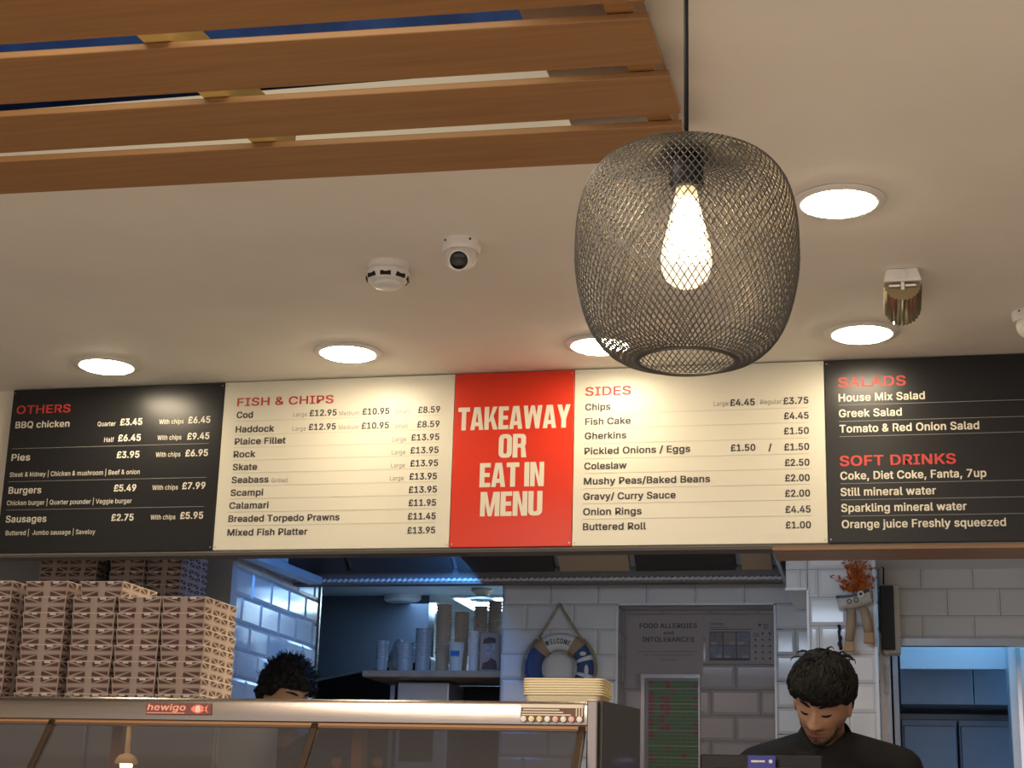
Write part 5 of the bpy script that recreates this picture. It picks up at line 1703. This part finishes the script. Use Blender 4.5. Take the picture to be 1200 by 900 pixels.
for k in range(34):
    tipx = random.gauss(-.022, .028)
    tip = base + Vector((tipx, random.uniform(-.02, .03), random.uniform(.05, .165)))
    if k < 6:
        tip = base + Vector((random.uniform(-.085, -.05), random.uniform(-.02, .02), random.uniform(.03, .08)))
    mid = base.lerp(tip, .5) + Vector((.014, 0, .008))
    P = [base.lerp(mid, q / 4).lerp(mid.lerp(tip, q / 4), q / 4) for q in range(5)]
    mb.tube(P, [.0014, .0012, .001, .0009, .0005], 4)
    for q in range(11):
        t_ = .25 + .75 * random.random()
        i = min(3, int(t_ * 4))
        c_ = P[i].lerp(P[i + 1], t_ * 4 - i)
        d_ = Vector((random.uniform(-1, 1), random.uniform(-.8, .8), random.uniform(-.2, 1))).normalized()
        n_ = d_.orthogonal().normalized() * .0042
        lgth = random.uniform(.014, .026)
        th = d_.cross(n_).normalized() * .0004
        mb.hull8([c_ - n_ * .3 - th, c_ + d_ * lgth * .5 - n_ - th, c_ + d_ * lgth - th, c_ + d_ * lgth * .5 + n_ - th],
                 [c_ - n_ * .3 + th, c_ + d_ * lgth * .5 - n_ + th, c_ + d_ * lgth + th, c_ + d_ * lgth * .5 + n_ + th])
mb.build('foliage', m_leaf, r)
MB().tube([(a + b) / 2 + Vector((0, .028, 0)), (a + b) / 2 + Vector((0, .05, .004))], .003, 6).build('wall_pin', m_steeld, r)

h0, h1 = AY(983, 733, PYF - .02), AY(985, 762, PYF - .02)
r = thing('hanging_strap', 'short knotted black strap hanging on the pillar above the man', 'strap', (h0.x, PYF - .02, h1.z))
MB().tube([h0.lerp(h1, k / 8) + Vector((.002 * math.sin(k * 1.9), 0, 0)) for k in range(9)], [.006, .0045, .005, .004, .0075, .0045, .0075, .006, .005], 8).build('cord', m_black, r, smooth=180)
MB().tube([h1 + Vector((.002 + .012 * math.cos(q * PI / 8), 0, -.012 + .012 * math.sin(q * PI / 8))) for q in range(16)], .0022, 6, closed=True).build('ring', m_white, r, smooth=180)
MB().tube([h0 + Vector((0, 0, 0)), h0 + Vector((0, .02, .002))], .004, 8).build('hook', m_black, r)


# ------------------------------------------------------------------ people
def ss(a, b, x):
    t = min(1, max(0, (x - a) / (b - a)))
    return t * t * (3 - 2 * t)


def ga(x, s):
    return math.exp(-.5 * (x / s) ** 2)


def head_point(d, hair=False):
    """unit direction -> head surface, face towards -Y, origin mid-head (eye level)"""
    x, y, z = d
    p = Vector((x * .074, y * .094, z * .118))
    t = max(0, -z)
    p.x *= 1 - .20 * t ** 1.8
    fr = ss(-.1, .6, -y)
    bk = ss(-.1, .6, y)
    p.y *= 1 - .5 * bk * ss(.3, 1, t)
    if y < 0:
        p.y *= 1 - .10 * ss(.35, .9, t) * (1 - fr * .6)
        p.y -= .016 * fr * ss(.55, .92, t)
    p.x *= 1 - .05 * fr
    X_, Z_ = p.x, p.z
    o = 0
    o += .004 * ga(Z_ - .022, .009) * (ga(X_ - .03, .02) + ga(X_ + .03, .02))
    o -= .010 * (ga(X_ - .031, .014) + ga(X_ + .031, .014)) * ga(Z_ - .003, .011)
    o += .007 * (ga(X_ - .031, .010) + ga(X_ + .031, .010)) * ga(Z_ - .001, .0065)
    if -.05 < Z_ < .03:
        k = ss(.022, -.036, Z_) * ss(-.052, -.040, Z_)
        o += (.006 + .021 * k) * ga(X_, .0075 + .003 * k) * ss(-.052, -.042, Z_)
    o += .009 * (ga(X_ - .012, .006) + ga(X_ + .012, .006)) * ga(Z_ + .038, .006)
    o += .005 * (ga(X_ - .045, .017) + ga(X_ + .045, .017)) * ga(Z_ + .02, .016)
    o += .007 * ga(X_, .019) * ga(Z_ + .061, .0050) + .007 * ga(X_, .016) * ga(Z_ + .073, .0052)
    o -= .005 * ga(X_, .022) * ga(Z_ + .0665, .0022)
    o -= .004 * ga(X_, .016) * ga(Z_ + .084, .005)
    o += .008 * ga(X_, .017) * ga(Z_ + .101, .011)
    p.y -= o * fr
    return p


def skin_tone(p, beard=1.0):
    """colour of skin, lips, stubble and eye-socket shade at a head-local point"""
    sk = Vector((.50, .285, .175))
    if p.y < .02:
        X_, Z_ = p.x, p.z
        lips = ga(X_, .020) ** 2 * (ga(Z_ + .062, .004) + ga(Z_ + .073, .0048)) * (1 if p.y < -.05 else 0)
        sk = sk.lerp(Vector((.36, .13, .10)), min(1, lips))
        st = max(ss(-.062, -.1, Z_), ga(Z_ + .050, .004) * ga(X_, .024)) * .72 * beard
        st = max(st, .7 * beard * ga(X_, .008) * ga(Z_ + .086, .004))
        st = max(st, .45 * beard * ss(.040, .062, abs(X_)) * ss(-.02, -.05, Z_))
        if -.13 < Z_:
            sk = sk.lerp(Vector((.075, .046, .034)), min(.85, st))
        sk = sk.lerp(Vector((.30, .15, .10)), .35 * (ga(abs(X_) - .031, .014) * ga(Z_ + .006, .009)))  # shade of the eye sockets put into the skin colour
    return sk


def capsule_union(parts, voxel, name, mats, parent, smooth_it=4):
    """union of capsules/ellipsoids/meshes into one continuous surface"""
    mb = MB()
    for q in parts:
        if q[0] == 'c':
            mb.cap(q[1], q[2], q[3], q[4])
        elif q[0] == 'e':
            mb.ball(q[1], q[2], 3, M=q[3] if len(q) > 3 else None)
        elif q[0] == 'h':
            g = bmesh.ops.create_icosphere(mb.bm, subdivisions=6, radius=1)
            for v_ in g['verts']:
                v_.co = q[1] @ head_point(v_.co.normalized())
    me = bpy.data.meshes.new('tmp')
    mb.bm.to_mesh(me)
    mb.bm.free()
    o = bpy.data.objects.new('tmp', me)
    COL.objects.link(o)
    rm_ = o.modifiers.new('r', 'REMESH')
    rm_.mode = 'VOXEL'
    rm_.voxel_size = voxel
    if smooth_it:
        sm = o.modifiers.new('s', 'SMOOTH')
        sm.factor = .5
        sm.iterations = smooth_it
    dg = bpy.context.evaluated_depsgraph_get()
    dg.update()
    me2 = bpy.data.meshes.new_from_object(o.evaluated_get(dg))
    bpy.data.objects.remove(o)
    bpy.data.meshes.remove(me)
    me2.name = name
    off = getattr_loc(parent)
    for v_ in me2.vertices:
        v_.co -= off
    for p_ in me2.polygons:
        p_.use_smooth = True
    me2.materials.clear()
    me2.materials.append(mats)
    ob = bpy.data.objects.new(name, me2)
    COL.objects.link(ob)
    ob.parent = parent
    return ob


def hand(parts, wrist, d, palm_n, side):
    """palm plus five curled fingers; d = pointing direction, palm_n = back of hand"""
    d = Vector(d).normalized()
    n = Vector(palm_n).normalized()
    sd = d.cross(n).normalized()
    for k in (-1.2, -.4, .4, 1.2):
        parts.append(('c', wrist + sd * k * .010, wrist + d * .085 + sd * k * .017, .014, .011))
    for k, ln in zip((-1.5, -.5, .5, 1.5), ((.062, .074, .070, .055) if side > 0 else (.055, .070, .074, .062))):
        b0 = wrist + d * .088 + sd * k * .0195
        b1 = b0 + (d * .9 - n * .25).normalized() * ln * .45
        b2 = b1 + (d * .6 - n * .7).normalized() * ln * .32
        b3 = b2 + (d * .2 - n * .9).normalized() * ln * .25
        parts += [('c', b0, b1, .0092, .0085), ('c', b1, b2, .0085, .0078), ('c', b2, b3, .0078, .0068)]
    th0 = wrist + d * .030 + sd * side * -.022
    th1 = th0 + (d * .6 + sd * side * -.8).normalized() * .04
    th2 = th1 + (d * .9 + sd * side * -.2 - n * .3).normalized() * .032
    parts += [('c', th0, th1, .013, .0105), ('c', th1, th2, .0105, .008)]


def person(base, face_dir, lean, hc, hR, label, hairfn, strands, voxel, armY, sh_z, sh_w=.195, beard=1.0, hair_col=m_hair, seed=1, curly=False):
    """base: feet point; face_dir: yaw of the body; hc: head centre; hR: head rotation"""
    B = Vector(base)
    Rz = Matrix.Rotation(face_dir, 3, 'Z')
    root = thing('person', label, 'person', B)

    def Q(x, y, z):
        return B + Rz @ Vector((x, y, z))
    HM = Matrix.Translation(hc) @ hR.to_4x4()
    HI = HM.inverted()
    P = []
    neck_top = HM @ Vector((0, .030, -.075))
    neck_b = Q(0, lean - .005, sh_z + .045)
    pel = Q(0, 0, sh_z - .50)
    chest = Q(0, lean * .75, sh_z - .14)
    # torso
    P += [('e', chest, (.155, .100, .19), Rz), ('e', Q(0, lean * .45, sh_z - .32), (.138, .094, .16), Rz), ('e', pel, (.155, .102, .13), Rz),
          ('e', Q(0, lean * .95, sh_z - .02), (.130, .068, .065), Rz)]
    P += [('c', neck_b - Vector((0, 0, .05)), neck_top, .060, .054)]
    arms = []
    for s_ in (-1, 1):
        shd = Q(s_ * sh_w, lean * .95, sh_z - .035)
        el = Q(s_ * (sh_w + .055), lean * .6 - .06, sh_z - .325)
        wr = Q(s_ * (sh_w - .03), armY, sh_z - .36)
        arms.append((s_, shd, el, wr))
        P += [('c', Q(s_ * .06, lean, sh_z + .005), shd, .055, .052), ('c', shd, el, .050, .040), ('c', el, wr, .041, .026)]
        dd = (wr - el).normalized()
        hand(P, wr, dd, Vector((0, 0, 1)) - dd * dd.z, s_)
        hip = Q(s_ * .085, 0, sh_z - .55)
        kn = Q(s_ * .10, -.02, sh_z * .335)
        an = Q(s_ * .105, .03, .085)
        P += [('c', hip, kn, .085, .056), ('c', kn, an, .058, .036), ('c', an - Vector((0, 0, .03)), an + Rz @ Vector((0, -.15, -.05)), .036, .030)]
    P.append(('h', HM))
    for s_ in (-1, 1):
        Me = (HM.to_3x3() @ Matrix.Rotation(s_ * .35, 3, 'Z') @ Matrix.Rotation(-.15, 3, 'X'))
        P.append(('e', HM @ Vector((s_ * .074, .012, -.008)), (.0075, .020, .031), Me))
    body = capsule_union(P, voxel, 'body', m_skin, root, 2)
    ca = body.data.color_attributes.new('tone', 'FLOAT_COLOR', 'POINT')
    off = getattr_loc(root)
    for i, v_ in enumerate(body.data.vertices):
        q = HI @ (v_.co + off)
        c_ = skin_tone(q, beard) if q.length < .2 else Vector((.50, .285, .175))
        ca.data[i].color = (c_.x, c_.y, c_.z, 1)
    # shirt
    T = [('e', chest, (.172, .118, .205), Rz), ('e', Q(0, lean * .45, sh_z - .32), (.158, .114, .18), Rz), ('e', pel + Vector((0, 0, .02)), (.172, .12, .13), Rz),
         ('e', Q(0, lean * .95, sh_z - .02), (.145, .082, .072), Rz)]
    T.append(('c', neck_b - Vector((0, 0, .06)), neck_b - Vector((0, 0, .006)), .074, .067))
    for s_, shd, el, wr in arms:
        mid = shd.lerp(el, .80)
        T += [('c', Q(s_ * .06, lean, sh_z + .008), shd, .064, .064), ('c', shd, mid, .064, .058)]
    capsule_union(T, .006, 'shirt', m_shirt, root, 4)
    # collar: a folded band round the neck
    nd = (neck_top - neck_b).normalized()
    e1 = (Rz @ Vector((1, 0, 0)))
    e2 = nd.cross(e1).normalized()
    e1 = e2.cross(nd)
    rings = []
    for k in range(25):
        a = math.radians(-90 + 14 + (360 - 28) * k / 24)
        dr = e1 * math.cos(a) + e2 * math.sin(a) * 1.0
        low = .020 * ss(.6, 1, -math.sin(a))
        c_ = neck_b + nd * (.006 - low)
        rings.append([c_ + dr * .060 + nd * -.004, c_ + dr * .063 + nd * .030, c_ + dr * .068 + nd * .032, c_ + dr * .088 - nd * .010, c_ + dr * .084 - nd * .012])
    MB().loft(rings).build('collar', m_shirt, root, smooth=60)
    # trousers and shoes
    L_ = []
    L_.append(('e', pel - Vector((0, 0, .03)), (.168, .115, .12), Rz))
    for s_ in (-1, 1):
        L_ += [('c', Q(s_ * .085, 0, sh_z - .55), Q(s_ * .10, -.02, sh_z * .335), .096, .068), ('c', Q(s_ * .10, -.02, sh_z * .335), Q(s_ * .105, .03, .09), .068, .056)]
    capsule_union(L_, .010, 'trousers', m_trs, root, 3)
    for s_ in (-1, 1):
        capsule_union([('c', Q(s_ * .105, .05, .046), Q(s_ * .108, -.15, .040), .045, .040)], .008, 'shoe', m_black, root, 2)
    # hair cap grown from the head surface
    mb = MB()
    g = bmesh.ops.create_icosphere(mb.bm, subdivisions=6, radius=1)
    for v_ in mb.bm.verts:
        d = v_.co.normalized()
        p_ = head_point(d)
        th = hairfn(d, p_)
        nrm = Vector((p_.x / .074 ** 2, p_.y / .094 ** 2, p_.z / .118 ** 2)).normalized()
        v_.co = HM @ (p_ + nrm * th) if th > 0 else HM @ (p_ * .90)
    random.seed(seed)
    for k in range(strands):
        d = Vector((random.gauss(0, .6), random.gauss(0, .6), abs(random.gauss(.6, .4)) + .05)).normalized()
        p_ = head_point(d)
        th = hairfn(d, p_)
        if th <= 0:
            continue
        nrm = Vector((p_.x / .074 ** 2, p_.y / .094 ** 2, p_.z / .118 ** 2)).normalized()
        if curly:
            tg = nrm.cross(Vector((random.uniform(-1, 1), random.uniform(-1, 1), random.uniform(-1, 1)))).normalized()
            r_ = random.uniform(.006, .013)
            c_ = p_ + nrm * (th - .002)
            pts = [HM @ (c_ + tg * (r_ * math.sin(q * .55)) + nrm * (r_ * (1 - math.cos(q * .55)) * .9)) for q in range(6)]
            mb.tube(pts, [.0018, .0017, .0015, .0012, .0009, .0005], 4)
        else:
            # locks combed forwards and outwards from the crown, hugging the cap
            out = Vector((d.x * 1.1, d.y - .35, 0)) + Vector((random.gauss(0, .35), random.gauss(0, .35), 0))
            tg = out - nrm * out.dot(nrm)
            tg = tg.normalized() if tg.length > 1e-3 else Vector((0, -1, 0))
            ln_ = random.uniform(.018, .042)
            up_k = random.uniform(.0, .004) + (.017 if random.random() < .10 and d.z > .80 else 0)
            pts = []
            for q in range(6):
                f_ = q / 5
                dd_ = (d + Vector((tg.x / .09, tg.y / .1, tg.z / .13)) * ln_ * f_).normalized()
                pp_ = head_point(dd_)
                nn_ = Vector((pp_.x / .074 ** 2, pp_.y / .094 ** 2, pp_.z / .118 ** 2)).normalized()
                tt_ = hairfn(dd_, pp_)
                if tt_ <= .002:
                    break
                pts.append(HM @ (pp_ + nn_ * (tt_ - .0008 + up_k * math.sin(PI * .7 * f_))))
            if len(pts) > 2:
                mb.tube(pts, [.0012, .0020, .0022, .0020, .0014, .0005][-len(pts):], 5)
    mb.build('hair', hair_col, root, smooth=180)
    # eyes (lids lowered), lashes, brows
    for s_ in (-1, 1):
        MB().ball(HM @ Vector((s_ * .031, -.0660, -.001)), .0105, 2).build('eye', m_eye, root, smooth=180)
        pts = []
        for k in range(9):
            x_ = s_ * (.018 + .026 * k / 8)
            z_ = -.0045 - .003 * math.sin(PI * k / 8)
            pts.append(Vector((x_, 0, z_)))
        mb = MB()
        q = []
        for p_ in pts:
            q.append(HM @ Vector((p_.x, face_y(p_.x, p_.z) - .0006, p_.z)))
        mb.tube(q, [.0010, .0020, .0027, .0030, .0031, .0030, .0027, .0020, .0010], 6)
        mb.build('eyelashes', hair_col, root, smooth=180)
        mb = MB()
        q = []
        for k in range(9):
            x_ = s_ * (.013 + .037 * k / 8)
            z_ = .0175 + .006 * math.sin(PI * .75 * k / 8)
            q.append(HM @ Vector((x_, face_y(x_, z_) - .0005, z_)))
        mb.tube(q, [.0020, .0034, .0040, .0040, .0038, .0034, .0028, .0022, .001], 6)
        mb.build('eyebrow', hair_col, root, smooth=180)
    if beard > 1:
        mb = MB()
        random.seed(4)
        for k in range(60):
            x_, z_ = random.gauss(0, .006), random.gauss(-.0865, .003)
            y_ = face_y(x_, z_)
            mb.tube([HM @ Vector((x_, y_ + .0008, z_)), HM @ Vector((x_ * 1.05, y_ - .0016, z_ - .004))], [.0009, .0004], 4)
        for k in range(420):
            a_ = random.uniform(-1.25, 1.25)
            t_ = random.random() ** .7
            x_ = .060 * math.sin(a_) * (1 - .10 * t_)
            z_ = -.100 - .012 * math.cos(a_) + .055 * (abs(a_) / 1.25) ** 1.6 + random.uniform(-.008, .006)
            y_ = face_y(x_, z_)
            mb.tube([HM @ Vector((x_, y_ + .0006, z_)), HM @ Vector((x_ * 1.01, y_ - .0011, z_ - .003))], [.0006, .0003], 3)
        mb.build('beard', hair_col, root)
    return root


_fy = {}


def face_y(x, z):
    """front surface depth of the head at local (x,z)"""
    lo, hi = -1.5, 0.0
    best = None
    for i in range(60):
        for_ = None
    # search the direction whose surface point projects to (x,z)
    d = Vector((x / .072, -.8, z / .118)).normalized()
    for _ in range(25):
        p = head_point(d)
        d = (d + Vector(((x - p.x) / .09, 0, (z - p.z) / .12)) * .7).normalized()
    return head_point(d).y


def hair_man(d, p):
    # fringe to mid-forehead, short sides, full volume on top
    a = math.atan2(p.x, -p.y)
    aa = abs(a)
    front = .027 - .006 * math.sin(a * 3)
    side = .010
    back = -.060
    if aa < .75:
        b = front
    elif aa < 1.25:
        b = front + (side - front) * ss(.75, 1.25, aa)
    elif aa < 1.75:
        b = side + .008
    else:
        b = side + (back - side) * ss(1.75, 2.4, aa)
    if p.z < b:
        return 0
    n_ = noise.noise(Vector((d.x * 5, d.y * 5, d.z * 3 + 4))) * .006 + noise.noise(d * 16) * .003 + noise.noise(Vector((d.x * 40, d.y * 22, d.z * 12))) * .0018
    vol = .013 + .020 * ss(.0, .6, d.z) + .006 * ss(.3, 1, -d.y)
    e = ss(b, b + .012, p.z)
    return max(.001, (vol + n_) * (.55 + .45 * e))


def hair_curly(d, p):
    a = abs(math.atan2(p.x, -p.y))
    b = .035 if a < .8 else (.035 + (.0 - .035) * ss(.8, 1.3, a) if a < 1.6 else (0 + -.07 * ss(1.6, 2.3, a)))
    if p.z < b:
        return 0
    n_ = noise.noise(d * 7) * .012 + noise.noise(d * 17) * .008
    return max(.002, .024 + n_)


def head_rot(yaw, pitch, roll):
    """yaw turns towards viewer's left (+), pitch bows the head, roll tips the crown to the viewer's right (+)"""
    return (Matrix.Rotation(-yaw, 3, 'Z') @ Matrix.Rotation(roll, 3, 'Y') @ Matrix.Rotation(pitch, 3, 'X'))


HY_ = 4.75
hc = AY(964, 823, HY_)
person((hc.x + .02, HY_ + .16, 0), -.25, -.07, hc, head_rot(.17, .43, .13),
       'man in a black polo shirt looking down behind the till screen', hair_man, 700, .0032, -.16, hc.z - .145, sh_w=.212, beard=1.25)
hc2 = AY(335, 815, 5.45)
person((hc2.x, 5.42 + .12, 0), .5, -.04, hc2, head_rot(-.95, .25, .0),
       'cook with curly dark hair behind the range, head just above the rail', hair_curly, 420, .006, -.25, hc2.z - .235, beard=.7, seed=9, curly=True)

# ------------------------------------------------------------------ till
a, b = AY(820, 884, 3.72), AY(964, 884, 3.72)
tl = thing('till_screen', 'black till screen seen from behind, in front of the man', 'till', ((a.x + b.x) / 2, 3.78, 0.95))
w_ = b.x - a.x
cx_ = (a.x + b.x) / 2
M = Matrix.Translation((cx_, 3.74, a.z)) @ Matrix.Rotation(-.16, 4, 'X')
MB().box(-w_ / 2, w_ / 2, -.012, .012, -.20, 0, 0, M).build('case', mat('till plastic', (.009, .009, .010), .5, spec=.25), tl, bevel=.004)
MB().box(-w_ / 2 + .01, w_ / 2 - .01, .0125, .0135, -.19, -.01, 0, M).build('screen', mat('lit till screen', (.02, .03, .05), .2, emit=(.5, .65, .9), estr=.6), tl)
MB().box(-.10, .10, -.028, -.0125, -.18, -.03, 0, M).build('back_cover', m_black, tl, bevel=.006)
lx0 = AY(877, 890, 3.72).x - cx_
lx1 = AY(909, 890, 3.72).x - cx_
lbl = MB().box(lx0, lx1, -.0305, -.0285, -.06, -.006, 0, M).build('label', mat('till blue label', (.012, .02, .26), .5), tl)
s = MB()
O = M @ Vector((lx0 + .004, -.0312, -.0205))
text(s, 'WORLDWIDE.POS', O, M.to_3x3() @ Vector((1, 0, 0)), M.to_3x3() @ Vector((0, 0, 1)), (lx1 - lx0) * .62, .0042, .02) if False else None
for k, (q0, q1) in enumerate([(.12, .40), (.41, .62)]):
    s.box(lx0 + (lx1 - lx0) * q0, lx0 + (lx1 - lx0) * q1, -.0312, -.0307, -.021 + .0004 * k, -.0165, 0, M)
s.lathe((0, 0, 0), [(.0042, 0), (.0042, .0004)], 16, M=Matrix.Rotation(PI / 2, 3, 'X'))
for v_ in list(s.bm.verts)[-32:]:
    v_.co = M @ (v_.co + Vector((lx0 + (lx1 - lx0) * .83, -.0308, -.0185)))
s.build('label_print', m_tcream, lbl)
MB().tube([(cx_, 3.76, .96), (cx_, 3.755, 1.15), (cx_, 3.765, a.z - .11)], .018, 12).build('stem', m_black, tl, smooth=180)
MB().lathe((cx_, 3.76, .95), [(.10, .0005), (.10, .012), (.03, .02)], 28).build('foot', m_black, tl, smooth=40)
r = thing('till_counter', 'low counter under the till screen', 'counter', (.1, 3.75, 0))
MB().box(-.50, 1.2, 3.45, 3.92, .91, .949).build('worktop', m_ply, r, bevel=.004)
MB().box(-.48, 1.2, 3.5, 3.88, 0, .909).build('body', m_cream, r)
